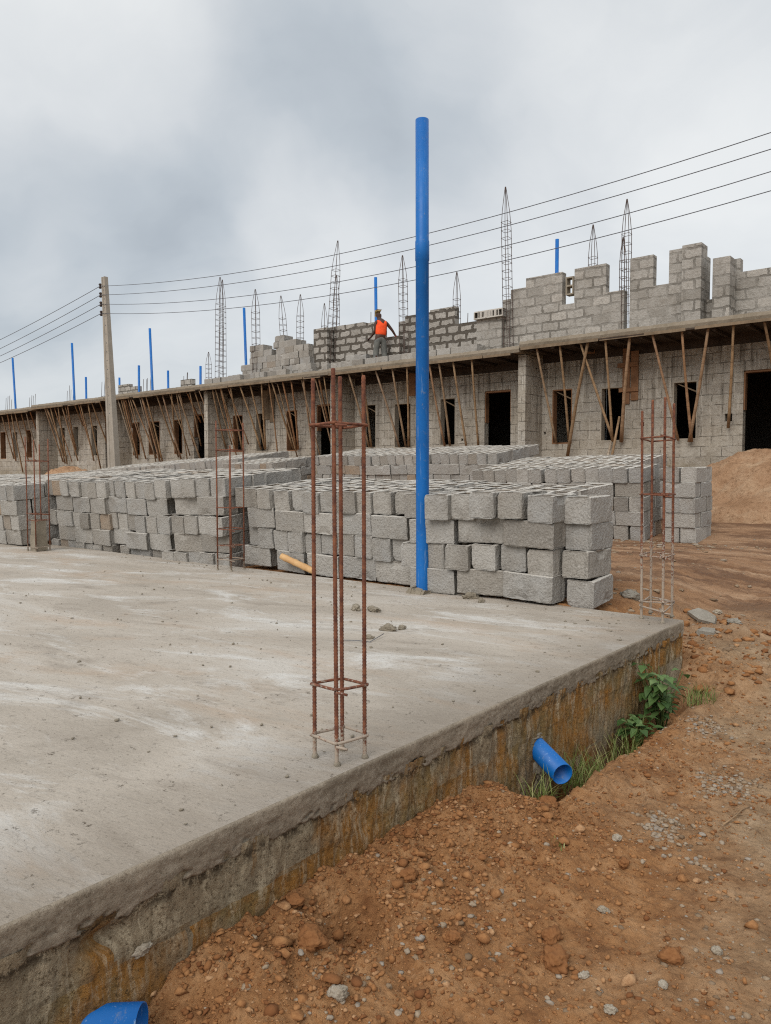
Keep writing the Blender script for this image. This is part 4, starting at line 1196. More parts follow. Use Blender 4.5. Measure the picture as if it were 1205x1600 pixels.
for i, p0 in enumerate(INS):
    Yw = p0.y
    m1 = onY(*meas[i][0], Yw); m2 = onY(*meas[i][1], Yw)
    cf = np.polyfit([p0.x, m1.x, m2.x], [p0.z, m1.z, m2.z], 2)
    xs = np.linspace(p0.x, 14, 40)
    mb = MB(); mb.tube([(x - p0.x, 0, np.polyval(cf, x) - p0.z) for x in xs], .0085, 6)
    tag(mb.build('power_cable', M['wire'], None, True, p0), f'{names[i]} black cable running right from the utility pole across the sky', 'cable', 'overhead cables')
    e = onY(0, lft[i], Yw); 
    xs = np.linspace(0, 1, 24)
    mb = MB()
    L = (e.x - p0.x) * 2.2; sl = (e.z - p0.z) / (e.x - p0.x)
    mb.tube([(L * t, 0, sl * L * t + .25 * (L * t) * (L * t - (e.x - p0.x)) / 100) for t in xs], .010, 6)
    tag(mb.build('power_cable', M['wire'], None, True, p0), f'{names[i]} black cable sloping down to the left from the utility pole', 'cable', 'overhead cables')

# ------------------------------------------------------------------ sand heaps, rubble, stones
def heap(name, c, rx, ry, h, label, seed, mat, rot=0.0, pw=1.25):
    n = 140
    u = np.linspace(-1.25, 1.25, n)
    U, V = np.meshgrid(u, u)
    rr = np.sqrt(U ** 2 + V ** 2) * (1 + .12 * fbm(U * 2, V * 2, seed, 3))
    Z = h * (np.clip(1 - rr, 0, 1)) ** (1 / pw) * (1 + .10 * fbm(U * 3, V * 3, seed + 5, 4)) + 0 * U
    Z = h * (sstep(1.15, 0.0, rr) ** .85) + (.17 * fbm(U * 4, V * 4, seed + 9, 6, .66) + .05 * fbm(U * 20, V * 20, seed + 2, 3)) * sstep(1.15, .8, rr) - .12 * sstep(.9, 1.2, rr)
    ca, sa = math.cos(rot), math.sin(rot)
    X = U * rx * ca - V * ry * sa; Y = U * rx * sa + V * ry * ca
    G = gh(X + c[0], Y + c[1])
    o = np_mesh(name, np.stack([X, Y, Z + G - gz(*c) - .02], -1).reshape(-1, 3), grid_quads(n, n), mat)
    o.location = (c[0], c[1], gz(*c))
    return tag(o, label, 'heap', 'sand heaps')
heap('sand_heap', (-3.2, 15.3), 2.85, 2.3, 1.0, 'large reddish sand heap in front of the doorway at the right', 3, M['sand'])
heap('sand_heap', (onY(105, 730, 15.6).x, 15.6), 2.6, 1.6, .95, 'small red sand heap left of the utility pole', 8, M['sand'])

def icos(sub):
    bm = bmesh.new(); bmesh.ops.create_icosphere(bm, subdivisions=sub, radius=1)
    v = np.array([x.co[:] for x in bm.verts]); f = np.array([[a.index for a in p.verts] for p in bm.faces]); bm.free()
    return v, f
I1, I2 = icos(1), icos(2)
def scatter(name, pts, sizes, mat, seed, flat=.75, sub=1, smooth=False, sink=.25, amp=.35):
    rg = np.random.default_rng(seed)
    bv, bf = I1 if sub == 1 else I2
    n = len(pts); m = len(bv)
    z = gh(pts[:, 0], pts[:, 1]) if pts.shape[1] == 2 else pts[:, 2]
    V = np.empty((n, m, 3))
    for i in range(n):
        j = 1 + amp * (rg.random((m, 1)) - .5) * 2
        p = bv * j * sizes[i] * np.array([rg.uniform(.7, 1.3), rg.uniform(.7, 1.3), rg.uniform(.55, 1.0) * flat])
        a = rg.uniform(0, 6.28); ca, sa = math.cos(a), math.sin(a)
        V[i, :, 0] = p[:, 0] * ca - p[:, 1] * sa + pts[i, 0]
        V[i, :, 1] = p[:, 0] * sa + p[:, 1] * ca + pts[i, 1]
        V[i, :, 2] = p[:, 2] + z[i] + sizes[i] * (flat * .6 - sink)
    Fc = (bf[None] + (np.arange(n) * m)[:, None, None]).reshape(-1, 3)
    o = np_mesh(name, V.reshape(-1, 3), Fc, mat, None, smooth)
    return o
def rpts(n, x0, x1, y0, y1, seed, dens=None):
    rg = np.random.default_rng(seed)
    out = []
    while len(out) < n:
        p = np.stack([rg.uniform(x0, x1, n), rg.uniform(y0, y1, n)], -1)
        if dens is not None:
            p = p[rg.random(n) < dens(p[:, 0], p[:, 1])]
        out.extend(p.tolist())
    return np.array(out[:n])
heapd = lambda x, y: np.clip(np.exp(-((x + 1.78) / .5) ** 2) * sstep(3.4, 2.8, y) + .06 + .25 * np.maximum(0, fbm(x * 2, y * 2, 77, 3)), 0, 1)
rg = np.random.default_rng(5)
P = rpts(16000, -1.79, .3, .8, 5.4, 21, heapd)
tag(scatter('soil_crumbs', P, .0028 + .009 * rg.random(len(P)) ** 4, M['clod'], 31, amp=.5), 'loose brown soil crumbs beside the slab', 'soil', kind='stuff')
P = rpts(620, -1.76, .2, .8, 5.5, 23, heapd)
tag(scatter('soil_clods', P, .007 + .020 * rg.random(len(P)) ** 4, M['clod'], 33, sub=1, smooth=False, amp=.5), 'fist sized clods of loose red earth beside the slab', 'soil', kind='stuff')
grd = lambda x, y: np.clip(.10 + .9 * np.maximum(0, fbm(x * 1.7 + 4, y * 1.7, 87, 3) + .12 * (x + 1.2)), 0, 1)
P = rpts(3000, -1.74, .3, .9, 6.6, 25, grd)
tag(scatter('gravel', P, .003 + .010 * rg.random(len(P)) ** 3.2, M['gravel'], 35, flat=.6, sink=.35), 'pale gravel strewn over the brown earth', 'gravel', kind='stuff')
# gravel patches that read as small piles
def patch(px, py, rx, n, seed, label, smin=.005, smax=.0135):
    c = onZ(px, py, -.45)
    g = np.random.default_rng(seed)
    P = np.stack([g.normal(c.x, rx, n), g.normal(c.y, rx * 1.2, n)], -1)
    o = scatter('gravel_patch', P, g.uniform(smin, smax, n), M['gravel'], seed, flat=.7, sub=2, smooth=False, sink=.35, amp=.35)
    tag(o, label, 'gravel', kind='stuff')
patch(1038, 1283, .05, 150, 61, 'small patch of grey gravel in the middle of the trodden earth')
patch(1135, 1222, .09, 230, 62, 'wide patch of pale gravel by the right of the path')
patch(1105, 1140, .065, 130, 63, 'patch of grey gravel below the leafy weed')
patch(1075, 1335, .10, 45, 64, 'thin scatter of pale gravel below the grey patch')
patch(740, 1430, .10, 35, 65, 'scatter of pale stones on the red fill')
patch(560, 1560, .14, 60, 66, 'scatter of pale stones at the bottom of the red fill')
# single stones and clods that stand out
ST = [(855, 1262, .05, 'clod', 'round brown clod at the lip of the trench'), (862, 1468, .036, 'clod', 'brown clod, upper of the pair at bottom centre'), (866, 1506, .045, 'clod', 'brown clod, lower of the pair at bottom centre'),
      (1048, 1500, .036, 'clod', 'orange brown clod near the bottom right'), (488, 1475, .046, 'clod', 'orange clod in the dug hollow'), (462, 1411, .028, 'clod', 'orange clod against the slab side above the hollow'),
      (707, 1468, .026, 'clod', 'rounded clod right of the hollow'), (640, 1370, .030, 'clod', 'clod low on the loose fill by the stained wall'), (963, 1312, .020, 'whitestone', 'pale angular stone below the blue outlet'), (943, 1425, .020, 'whitestone', 'pale stone above the two clods'),
      (528, 1555, .026, 'whitestone', 'pale stone at the bottom of the red fill'), (1120, 1488, .017, 'whitestone', 'flat pale stone near the bottom right'), (913, 1526, .016, 'whitestone', 'greyish pebble at bottom centre'), (954, 1580, .017, 'whitestone', 'pebble at the very bottom edge'),
      (1036, 1541, .016, 'whitestone', 'dark edged pebble at the bottom right'), (640, 1305, .024, 'clod', 'clod at the top of the loose fill'), (975, 1352, .026, 'clod', 'soft brown clod below the grey gravel patch')]
for i, (px, py, s, m, lab) in enumerate(ST):
    c = onZ(px, py, -.44)
    for _ in range(3): c = onZ(px, py, gz(c.x, c.y))
    o = lump('earth_clod' if m == 'clod' else 'stone', (c.x, c.y, c.z + s * .30), (s, s * random.uniform(.7, .95), s * .68), M[m], 20 + i, 4, .38, (0, 0, random.uniform(0, 6)))
    tag(o, lab, 'clod' if m == 'clod' else 'stone')

# broken slab pieces and rubble beyond the slab corner
def shard(name, loc, pts, th, rot, label, mat='rubble'):
    mb = MB(); n = len(pts)
    vs = [(x + random.uniform(-.006, .006), y, 0) for x, y in pts] + [(x * .97, y * .97, th + random.uniform(-.008, .008)) for x, y in pts]
    mb.add(vs, [tuple(range(n - 1, -1, -1)), tuple(range(n, 2 * n))] + [(k, (k + 1) % n, n + (k + 1) % n, n + k) for k in range(n)])
    o = mb.build(name, M[mat], None, False, loc); o.rotation_euler = rot
    return tag(o, label, 'rubble', 'broken concrete by the slab corner')
def at(px, py, z0=-.2):
    c = onZ(px, py, z0)
    for _ in range(6): c = onZ(px, py, gz(c.x, c.y))
    return c
c = at(1100, 968)
shard('broken_slab', c + Vector((0, 0, .02)), [(-.13, -.06), (.02, -.075), (.14, -.02), (.09, .05), (-.02, .06), (-.11, .045)], .028, (R(24), R(16), R(-25)), 'pale flat broken slab piece leaning beyond the slab corner')
c = at(1112, 990)
shard('broken_slab', c + Vector((0, 0, -.01)), [(-.12, -.055), (.08, -.07), (.13, .02), (.04, .08), (-.07, .055)], .04, (R(8), R(3), R(20)), 'speckled grey broken slab piece lying flat in front of the leaning one')
RB = [(985, 935, .09, 'rubble', 'flat rubble piece behind the corner cage at left'), (1000, 947, .06, 'mortar', 'mortar lump just left of the corner cage'), (975, 955, .07, 'rubble', 'rubble piece at the foot of the end stack'), (1022, 955, .05, 'whitestone', 'white chunk between the corner cage bars'),
      (1062, 963, .055, 'whitestone', 'white chunk right of the corner cage'), (1120, 958, .04, 'whitestone', 'white chunk right of the leaning slab piece'), (1148, 975, .06, 'rubble', 'flat pale rubble right of the broken slabs'), (1030, 938, .05, 'mortar', 'mortar lump behind the corner cage'),
      (1086, 832, .10, 'whitestone', 'big white lump at the foot of the small stack beside the sand'), (1102, 834, .06, 'whitestone', 'smaller white lump right of the big one by the small stack'), (1168, 850, .09, 'whitestone', 'round pale stone at the road edge by the right frame'),
      (1140, 848, .06, 'whitestone', 'small pale stone at the road edge'), (1185, 856, .12, 'whitestone', 'pale stone heap lump at the right road edge')]
for i, (px, py, s, m, lab) in enumerate(RB):
    if py < 960 and px < 1065 and py > 900: c = onZ(px, py, -.01) if onZ(px, py, 0).y < 5.55 else at(px, py)
    else: c = at(px, py)
    o = lump('rubble', (c.x, c.y, c.z + s * .2), (s, s * .8, s * .55), M[m], 60 + i, 4, .42, (0, 0, random.uniform(0, 6)))
    tag(o, lab, 'rubble', 'rubble around the corner and the road')
# scattered road stones
P = rpts(1500, -5.5, -.2, 5.8, 12.5, 27, lambda x, y: np.clip(.12 + .9 * np.maximum(0, fbm(x * .9, y * 1.2, 97, 3)) + np.exp(-((y - 11.0) / .3) ** 2) * .7 + np.exp(-((y - 6.1) / .4) ** 2) * .5, 0, 1))
tag(scatter('road_gravel', P, .006 + .032 * rg.random(len(P)) ** 4, M['gravel'], 37, flat=.6, sub=2, smooth=False), 'pale stones scattered over the dirt road', 'gravel', kind='stuff')
P = rpts(900, -2.2, .3, 5.35, 7.0, 28)
tag(scatter('road_clods', P, .008 + .030 * rg.random(len(P)) ** 3, M['clod'], 38, flat=.8, sub=2, smooth=False), 'lumps of earth along the bank beyond the slab', 'soil', kind='stuff')
# rubble by the mossy wall foot
P = rpts(70, -14.2, -12.9, 12.6, 14.5, 29)
tag(scatter('wall_foot_rubble', P, .04 + .09 * rg.random(len(P)) ** 2, M['mortar'], 39, flat=.7, sub=2), 'broken rubble in the gap between two block stacks', 'rubble', kind='stuff')

# things lying on the slab
CH = [(556, 953, .055, .03, 'mortar chunk lying on the slab, left of the two behind the near cage'), (585, 955, .06, .026, 'mortar chunk lying on the slab, right of the two behind the near cage'), (607, 985, .055, .028, 'largest broken mortar chunk right of the near cage'),
      (575, 998, .032, .018, 'small mortar chunk by the right bar of the near cage'), (735, 935, .07, .03, 'wedge of broken block at the foot of the stack right of the blue pipe'), (752, 941, .03, .025, 'small crumb of mortar right of the broken wedge'),
      (628, 983, .035, .018, 'narrow mortar chunk at the right of the largest one')]
for i, (px, py, s, hh, lab) in enumerate(CH):
    c = onZ(px, py, 0)
    o = lump('mortar_chunk', (c.x, c.y, hh * .45), (s, s * .55, hh), M['mortar'], 90 + i, 4, .42, (0, 0, R(-30 + 20 * i)))
    tag(o, lab, 'chunk', 'mortar chunks on the slab')
a, b, c3 = onZ(535, 1000, .01), onZ(578, 1003, .006), onZ(600, 990, .02)
mb = MB(); mb.tube([Vector((0, 0, 0)), (b - a) * .5 + Vector((0, 0, .004)), b - a, c3 - a], .0025, 5)
tag(mb.build('wire', M['wire'], None, True, a), 'thin bent tie wire lying on the slab by the small chunk', 'wire')
a, b = onZ(492, 898, .035), onZ(440, 868, .035)
b = onY(440, 869, 5.50); a = onZ(491, 893, .04); 
mb = MB()
n = 14
mb.tube([(b - a) * (i / n) for i in range(n + 1)], [.034 * (1.12 if i in (4, 8, 12) else 1.0) for i in range(n + 1)], 12)
o = mb.build('bamboo_stick', mat_plain('pale_bamboo', (206, 168, 120), (184, 142, 96), 8, .7), None, True, a)
tag(o, 'short thick pale bamboo stick leaning on the front block stack', 'bamboo stick')
# crumbs on the slab
P = rpts(700, -9, -1.85, .3, 5.5, 41, lambda x, y: np.clip(.12 + np.maximum(0, fbm(x * 1.4, y * 1.4, 107, 3)) + .5 * np.exp(-((x + 1.9) / .25) ** 2) + .5 * np.exp(-((y - 5.4) / .2) ** 2), 0, 1))
P3 = np.concatenate([P, np.full((len(P), 1), .003)], 1)
tag(scatter('slab_crumbs', P3, .0025 + .009 * rg.random(len(P)) ** 4, M['mortar'], 43, flat=.8), 'mortar crumbs scattered on the slab', 'crumbs', kind='stuff')

a, b = at(1130, 1290, -.45), at(1172, 1262, -.45)
mb = MB(); dd = b - a
mb.tube([Vector((0, 0, .004)), dd * .4 + Vector((.006, 0, .012)), dd * .7 + Vector((-.004, .0, .012)), dd + Vector((0, 0, .006))], [.004, .0035, .003, .0015], 6)
mb.tube([dd * .45 + Vector((.004, 0, .012)), dd * .6 + Vector((.04, -.02, .02))], [.0025, .001], 5)
tag(mb.build('dry_twig', M['bamboo'], None, True, a), 'dry forked twig lying on the trodden earth at the right', 'twig')

# ------------------------------------------------------------------ plants
def leaf_mesh(mb, base, d, up, L, W, fold=.25, droop=.4):
    d = d.normalized(); side = d.cross(up).normalized(); nrm = side.cross(d)
    rows = [(0, .05), (.2, .62), (.42, .95), (.65, .75), (.85, .38), (1.0, .02)]
    vs = []
    for t, w in rows:
        c = base + d * (L * t) - Vector((0, 0, 1)) * (droop * L * t * t)
        vs += [c - side * (W * w) + nrm * (fold * W * w), c, c + side * (W * w) + nrm * (fold * W * w)]
    fs = []
    for i in range(len(rows) - 1):
        for k in range(2):
            fs.append((i * 3 + k, i * 3 + k + 1, i * 3 + 4 + k, i * 3 + 3 + k))
    mb.add(vs, fs)
def weed(loc, h, n, spread, label, seed, lean=(0, 0), big=1.0):
    rd = random.Random(seed)
    root = empty('leafy_weed', loc, label, 'weed')
    st, lf = MB(), MB()
    for s in range(n):
        a = rd.uniform(0, 6.28)
        tip = Vector((math.cos(a) * spread * rd.uniform(.3, 1) + lean[0], math.sin(a) * spread * rd.uniform(.3, 1) + lean[1], h * rd.uniform(.55, 1)))
        pts = [Vector((rd.uniform(-.02, .02), rd.uniform(-.02, .02), 0)), tip * .5 + Vector((0, 0, .04)), tip]
        st.tube(pts, [.005, .004, .002], 6)
        for k in range(rd.randint(6, 9)):
            t = rd.uniform(.35, 1.05)
            p = pts[0].lerp(tip, min(t, 1)) + Vector((0, 0, .04 * math.sin(min(t, 1) * math.pi)))
            b = rd.uniform(0, 6.28)
            d = Vector((math.cos(b), math.sin(b), rd.uniform(-.1, .5)))
            pet = p + d.normalized() * rd.uniform(.015, .04)
            st.tube([p, pet], .0015, 4)
            leaf_mesh(lf, pet, d, Vector((0, 0, 1)), rd.uniform(.055, .10) * big, rd.uniform(.022, .038) * big, .25, rd.uniform(.2, .7))
    st.build('stem', M['stem'], root, True); lf.build('leaves', M['leaf'], root, True)
    return root
wl = Vector((-1.66, 4.62, gz(-1.66, 4.62)))
wl = Vector((-1.63, 4.70, -.60))
weed(wl, .50, 15, .17, 'bushy green broad leaved weed growing in the trench at the slab side', 5, (.0, .02), 1.0)
weed(Vector((-1.66, 4.40, -.60)), .25, 7, .12, 'low dark leafy weed left of the bushy one in the trench', 6, (0, -.03), .85)
def tuft(loc, n, L, rad, label, seed, heads=0):
    rd = random.Random(seed); mb = MB()
    for i in range(n):
        a = rd.uniform(0, 6.28); r0 = rad * math.sqrt(rd.random())
        b = Vector((math.cos(a) * r0, math.sin(a) * r0 * 1.6, 0))
        a2 = rd.uniform(0, 6.28)
        d = Vector((math.cos(a2), math.sin(a2), 0)); s = Vector((-d.y, d.x, 0))
        l = L * rd.uniform(.45, 1.1); w = rd.uniform(.0018, .0040); le = rd.uniform(.25, .9)
        vs = []
        for t in (0, .3, .6, .85, 1.0):
            c = b + d * (l * le * t ** 1.6) + Vector((0, 0, l * (t - .45 * le * t ** 2.4)))
            ww = w * (1 - t * .9)
            vs += [c - s * ww, c + s * ww]
        mb.add(vs, [(k * 2, k * 2 + 1, k * 2 + 3, k * 2 + 2) for k in range(4)])
    o = mb.build('grass_tuft', M['grass'], None, True, loc)
    return tag(o, label, 'grass', 'grass tufts along the slab side')
tuft(Vector((-1.61, 3.06, -.47)), 80, .19, .055, 'grass tuft in front of and left of the blue outlet', 1)
tuft(Vector((-1.63, 3.62, -.56)), 210, .23, .12, 'widest grass tuft, just right of the blue outlet', 2)
tuft(Vector((-1.66, 4.22, -.60)), 80, .26, .09, 'grass tuft with long pale blades left of the leafy weeds', 3)
tuft(Vector((-1.50, 5.0, gz(-1.5, 5.0))), 110, .14, .09, 'short grass tuft right of the bushy weed', 4)
tuft(Vector((-1.35, 2.72, gz(-1.35, 2.72))), 24, .035, .035, 'tiny low sprig of green on the red fill', 5)

# ------------------------------------------------------------------ the worker on the roof
def skin_mesh(name, verts, edges, radii, mat, parent, sub=2, root=0):
    me = bpy.data.meshes.new(name)
    me.from_pydata([tuple(v) for v in verts], edges, [])
    o = bpy.data.objects.new(name, me); COL.objects.link(o)
    md = o.modifiers.new('skin', 'SKIN')
    for i, r in enumerate(radii):
        d = me.skin_vertices[0].data[i]
        d.radius = r if isinstance(r, tuple) else (r, r)
        d.use_root = (i == root)
    sb = o.modifiers.new('sub', 'SUBSURF'); sb.levels = sub; sb.render_levels = sub
    dg = bpy.context.evaluated_depsgraph_get()
    m2 = bpy.data.meshes.new_from_object(o.evaluated_get(dg))
    m2.name = name
    bpy.data.objects.remove(o); bpy.data.meshes.remove(me)
    m2.materials.clear()
    m2.polygons.foreach_set('use_smooth', [True] * len(m2.polygons))
    return link(name, m2, mat, parent)
def person():
    Y = 18.35
    foot = onY(596, 574, Y); foot.z = 4.31
    root = empty('person', foot, 'worker seen from behind in an orange vest, tan cap and grey trousers on the roof', 'person', rz=AZ + .35)
    # local frame: x to the viewer's right, y away from the viewer
    J = {}
    V, E, Rd = [], [], []
    def jt(n, p, r, par=None):
        J[n] = len(V); V.append(p); Rd.append(r)
        if par: E.append((J[par], J[n]))
    jt('pelvis', (-.03, .0, .97), (.145, .105))
    jt('waist', (-.01, .02, 1.13), (.135, .10), 'pelvis'); jt('chest', (.01, .05, 1.33), (.165, .115), 'waist'); jt('collar', (.005, .08, 1.47), (.10, .08), 'chest')
    jt('neck', (-.02, .10, 1.545), .056, 'collar'); jt('skull', (-.045, .125, 1.63), (.078, .088), 'neck'); jt('head_top', (-.05, .13, 1.73), (.070, .082), 'skull')
    jt('nose', (-.06, .205, 1.64), .022, 'skull')
    jt('ear_r', (.040, .11, 1.645), .016, 'skull'); jt('ear_l', (-.13, .12, 1.645), .016, 'skull')
    for s, nm in ((-1, 'l'), (1, 'r')):
        jt('sh' + nm, (.02 + s * .175, .07, 1.42), .062, 'collar')
    jt('ell', (-.185, .06, 1.15), .043, 'shl'); jt('wrl', (-.25, .22, 1.0), .030, 'ell'); jt('pall', (-.29, .29, .955), (.038, .022), 'wrl')
    jt('elr', (.37, .02, 1.20), .043, 'shr'); jt('wrr', (.50, .02, 1.00), .030, 'elr'); jt('palr', (.54, .03, .93), (.038, .022), 'wrr')
    for s, nm in (('l', -1), ('r', 1)):
        b = Vector(V[J['pal' + s]])
        dirs = [(-.2, .8, -.5)] * 4 if s == 'l' else [(.25, .25, -.93)] * 4
        d = Vector(dirs[0]).normalized(); sd = Vector((.6, .25, .1)).normalized()
        for k in range(4):
            o = sd * (k - 1.5) * .019
            l = (.05, .06, .056, .042)[k]
            jt(f'f{s}{k}a', tuple(b + o + d * .05), .0105, 'pal' + s)
            jt(f'f{s}{k}b', tuple(b + o + d * (.05 + l * .6) + Vector((-.006 * nm, .012, -.004))), .0095, f'f{s}{k}a')
            jt(f'f{s}{k}c', tuple(b + o + d * (.05 + l) + Vector((-.02 * nm, .020, .0))), .0085, f'f{s}{k}b')
        jt(f't{s}a', tuple(b - sd * .04 + d * .015), .012, 'pal' + s); jt(f't{s}b', tuple(b - sd * .055 + d * .05), .010, f't{s}a')
    for s, nm, kx, ax in ((-1, 'l', -.16, -.20), (1, 'r', .10, .12)):
        jt('hip' + nm, (-.03 + s * .09, 0, .90), .098, 'pelvis')
        jt('knee' + nm, (kx, .06 if s < 0 else .02, .50), .063, 'hip' + nm); jt('calf' + nm, ((kx + ax) / 2, -.01, .33), .058, 'knee' + nm)
        jt('ank' + nm, (ax, -.02, .09), .042, 'calf' + nm); jt('toe' + nm, (ax + .02 * s, .13, .035), .040, 'ank' + nm)
    skin_mesh('body', V, E, Rd, M['skin'], root, 2, 0)
    g = lambda n, o=(0, 0, 0): tuple(Vector(V[J[n]]) + Vector(o))
    # sleeveless vest
    skin_mesh('vest', [g('pelvis', (.02, 0, -.02)), g('waist', (0, 0, .0)), g('chest', (0, 0, 0)), g('collar', (0, -.01, -.015)), g('shl', (.045, 0, .0)), g('shr', (-.045, 0, 0))],
              [(0, 1), (1, 2), (2, 3), (3, 4), (3, 5)], [(.195, .16), (.185, .15), (.21, .16), (.145, .115), .080, .080], M['orange'], root)
    skin_mesh('trousers', [g('pelvis', (0, 0, .07)), g('pelvis'), g('hipl'), g('kneel'), g('ankl', (0, 0, .02)), g('hipr'), g('kneer'), g('ankr', (0, 0, .02))],
              [(0, 1), (1, 2), (2, 3), (3, 4), (1, 5), (5, 6), (6, 7)], [(.165, .13), (.18, .14), .125, .092, .075, .125, .092, .075], M['trouser'], root, 2, 1)
    skin_mesh('cap', [g('head_top', (0, -.01, -.02)), g('head_top', (0, .0, .035)), g('head_top', (-.01, .11, -.01))], [(0, 1), (0, 2)], [(.088, .098), (.066, .076), (.055, .012)], M['cap'], root)
    for s in 'lr':
        skin_mesh('boot', [g('ank' + s, (0, 0, .02)), g('ank' + s, (0, -.01, -.045)), g('toe' + s)], [(0, 1), (1, 2)], [.056, .052, (.05, .042)], M['boot'], root)
    skin_mesh('glove_cuff', [g('wrr', (-.02, -.01, .05)), g('wrr', (.012, .008, -.03))], [(0, 1)], [.041, .042], M['redcuff'], root)
    # trowel in the left hand
    hand = root.matrix_world @ Vector(V[J['pall']]) if False else None
    m = Matrix.Translation(foot) @ Matrix.Rotation(AZ + .35, 4, 'Z')
    h = m @ Vector((-.29, .31, .93))
    mb = MB()
    dx = (Matrix.Rotation(AZ, 3, 'Z') @ Vector((-.93, .25, .22))).normalized()
    mb.tube([-dx * .09, dx * .05], .016, 8)
    mb.tube([dx * .05, dx * .09 + Vector((0, 0, -.02)), dx * .11], .006, 6)
    s = dx.cross(Vector((0, 0, 1))).normalized()
    mb.add([dx * .10 - s * .05, dx * .10 + s * .05, dx * .29 + s * .012, dx * .29 - s * .012] + [q + Vector((0, 0, -.006)) for q in (dx * .10 - s * .05, dx * .10 + s * .05, dx * .29 + s * .012, dx * .29 - s * .012)],
           [(0, 1, 2, 3), (7, 6, 5, 4), (0, 4, 5, 1), (1, 5, 6, 2), (2, 6, 7, 3), (3, 7, 4, 0)])
    tag(mb.build('trowel', M['steel'], None, False, h), 'mason trowel held in the left hand of the worker', 'trowel')
person()

# ------------------------------------------------------------------ camera, light, sky
cam = bpy.data.cameras.new('camera'); co = bpy.data.objects.new('camera', cam); COL.objects.link(co)
cam.sensor_fit = 'VERTICAL'; cam.sensor_height = 36.0; cam.lens = 36.0 * F / 1600.0
cam.clip_start = .05; cam.clip_end = 3000
co.location = (0, 0, EYE); co.rotation_euler = (math.pi / 2 - TH, 0, AZ)
scene.camera = co

sun = bpy.data.lights.new('sun', 'SUN'); so = bpy.data.objects.new('sun', sun); COL.objects.link(so)
sun.energy = 1.75; sun.angle = R(40); sun.color = (1.0, .965, .92)
EL, ROT = R(40), R(170)
sd = Vector((math.sin(ROT) * math.cos(EL), math.cos(ROT) * math.cos(EL), math.sin(EL)))
so.rotation_euler = sd.to_track_quat('Z', 'Y').to_euler()

w = bpy.data.worlds.new('World'); scene.world = w; w.use_nodes = True
nt = w.node_tree
class WT(NT):
    def __init__(self): self.t = nt
W = WT()
bg = nt.nodes['Background']
sky = W.n('ShaderNodeTexSky'); sky.sky_type = 'NISHITA'; sky.sun_disc = False; sky.sun_elevation = EL; sky.sun_rotation = ROT
dirv = W.n('ShaderNodeTexCoord').outputs['Generated']
wn = W.noise(dirv, 2.2, 5, .55, col=True)
sc = W.n('ShaderNodeVectorMath', {0: W.vm('SUBTRACT', wn, (.5, .5, .5))}, operation='SCALE'); sc.inputs['Scale'].default_value = .30
dw = W.n('ShaderNodeVectorMath', {0: W.vm('ADD', dirv, sc.outputs[0])}, operation='NORMALIZE').outputs[0]
dx, dy, dz = W.sep(dw)
# layers of cloud: projected onto a flat sheet high up
den = W.math('ADD', W.math('MAXIMUM', dz, 0.0), .22)
pl = W.comb(W.math('DIVIDE', dx, den), W.math('DIVIDE', dy, den), 0.0)
n1 = W.math('ADD', W.math('MULTIPLY', W.noise(pl, 1.1, 6, .54, .2), .6), W.math('MULTIPLY', W.noise(W.vm('ADD', W.vm('MULTIPLY', dw, (2.2, 2.2, 3.4)), (5.3, 2.1, 0.0)), 1.9, 6, .56, .2), .4))
val = W.math('ADD', W.math('MULTIPLY', W.math('SUBTRACT', n1, .5), .72), .585)
BLOBS = [(320, 320, 17, -.10), (90, 270, 13, -.13), (560, 300, 12, -.05), (230, 390, 8, -.05), (20, 330, 8, -.08), (60, 70, 13, .16), (230, 40, 10, .08), (100, 400, 4.5, .14), (30, 440, 4, .08), (480, 400, 7, .12), (520, 470, 9, .10),
         (1000, 60, 16, .06), (620, 60, 14, -.06), (1180, 350, 9, .16), (900, 300, 12, .03), (700, 120, 9, -.04), (60, 540, 8, -.05), (1150, 180, 8, .05), (420, 60, 8, .03), (780, 470, 10, .05)]
for px, py, deg, amp in BLOBS:
    d = ray(px, py).normalized()
    dot = W.n('ShaderNodeVectorMath', {0: dw, 1: tuple(d)}, operation='DOT_PRODUCT').outputs['Value']
    mr = W.n('ShaderNodeMapRange', {'Value': dot, 'From Min': math.cos(R(deg)), 'From Max': 1.0, 'To Min': 0.0, 'To Max': amp}, interpolation_type='SMOOTHSTEP')
    val = W.math('ADD', val, mr.outputs[0])
cl = W.ramp(val, [(0.20, lin((154, 162, 170))), (0.40, lin((178, 185, 191))), (0.58, lin((199, 203, 206))), (0.80, lin((220, 222, 222)))])
# an overcast sky is brighter overhead
zr = W.n('ShaderNodeMapRange', {'Value': W.sep(dirv)[2], 'From Min': .55, 'From Max': 1.0, 'To Min': 1.0, 'To Max': 1.8}).outputs[0]
clb = W.n('ShaderNodeVectorMath', {0: cl}, operation='SCALE'); W.set(clb.inputs['Scale'], W.math('MULTIPLY', zr, 10.0))
fin = W.mix(.92, sky.outputs[0], clb.outputs[0])
nt.links.new(fin, bg.inputs['Color']); bg.inputs['Strength'].default_value = .1

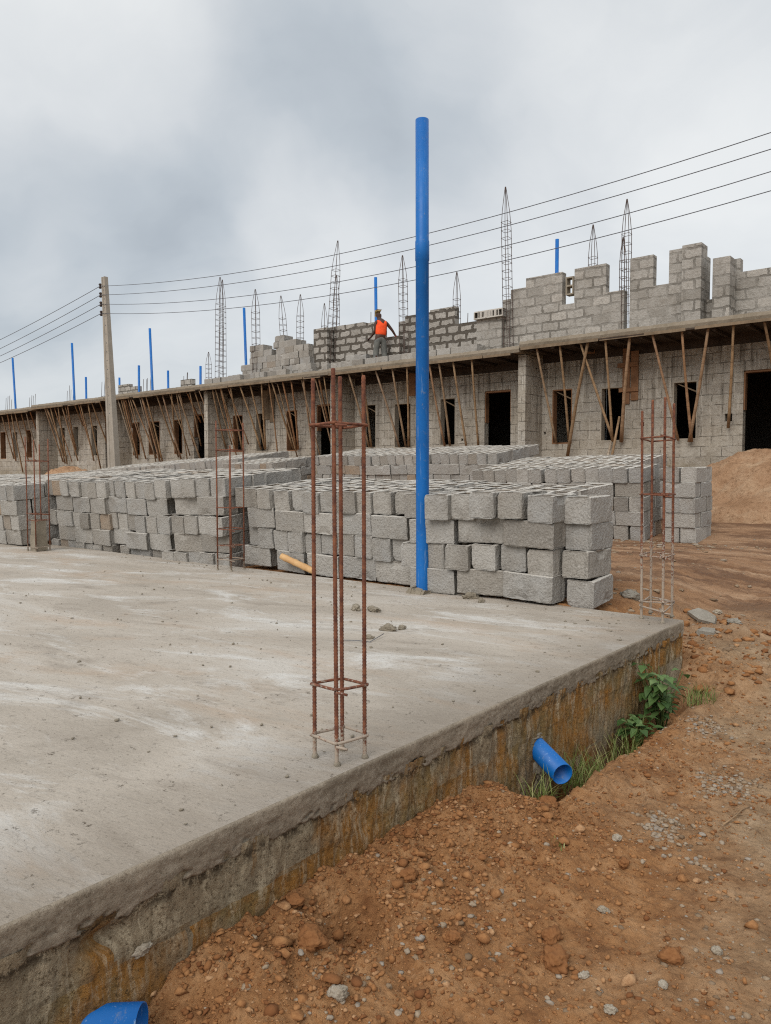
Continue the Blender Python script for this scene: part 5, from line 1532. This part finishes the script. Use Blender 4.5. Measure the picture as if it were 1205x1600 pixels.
scene.view_settings.view_transform = 'Standard'; scene.view_settings.look = 'None'
scene.view_settings.exposure = 0.28; scene.view_settings.gamma = 1.0
scene.render.engine = 'CYCLES'
scene.cycles.max_bounces = 6; scene.cycles.diffuse_bounces = 3
scene.cycles.use_denoising = False
scene.cycles.pixel_filter_type = 'BLACKMAN_HARRIS'; scene.cycles.filter_width = 1.15
scene.cycles.sample_clamp_indirect = 1.5

# ------------------------------------------------------------------ loose blocks become objects; the 300 that show largest stand alone
objs = []
for m, me, lab, grp in REG:
    o = bpy.data.objects.new('concrete_block', me); COL.objects.link(o)
    o.matrix_world = m
    tag(o, lab, 'block', grp)
    objs.append(o)
bpy.context.view_layer.update()
dg = bpy.context.evaluated_depsgraph_get()
hits = {}
for py in range(420, 975, 3):
    for px in range(1, 1205, 3):
        d = ray(px, py).normalized()
        ok, _, _, _, ob, _ = scene.ray_cast(dg, Vector((0, 0, EYE)), d)
        if ok and ob.name.startswith('concrete_block'):
            hits[ob.name] = hits.get(ob.name, 0) + 1
order = sorted(objs, key=lambda o: -hits.get(o.name, 0))
keep = set(o.name for o in order[:300] if hits.get(o.name, 0) > 0)
rv, rf, rl, base = [], [], [], 0
for o in objs:
    if o.name in keep: continue
    me = o.data; n = len(me.vertices)
    co_ = np.empty(n * 3); me.vertices.foreach_get('co', co_)
    mw = np.array(o.matrix_world)
    rv.append(co_.reshape(-1, 3) @ mw[:3, :3].T + mw[:3, 3])
    rl.append(co_.copy())
    f = np.empty(len(me.loops), dtype=np.int32); me.loops.foreach_get('vertex_index', f)
    rf.append(f.reshape(-1, 4) + base); base += n
    bpy.data.objects.remove(o)
if rv:
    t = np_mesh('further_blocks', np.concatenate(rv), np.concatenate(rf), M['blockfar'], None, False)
    at_ = t.data.attributes.new('local', 'FLOAT_VECTOR', 'POINT'); at_.data.foreach_set('vector', np.concatenate(rl).astype(np.float32))
    tag(t, 'the rest of the hollow blocks in the stacks behind and on the roof', 'blocks', 'hollow concrete blocks', 'stuff')
print('blocks total', len(REG), 'kept', len(keep), 'with hits', len(hits))
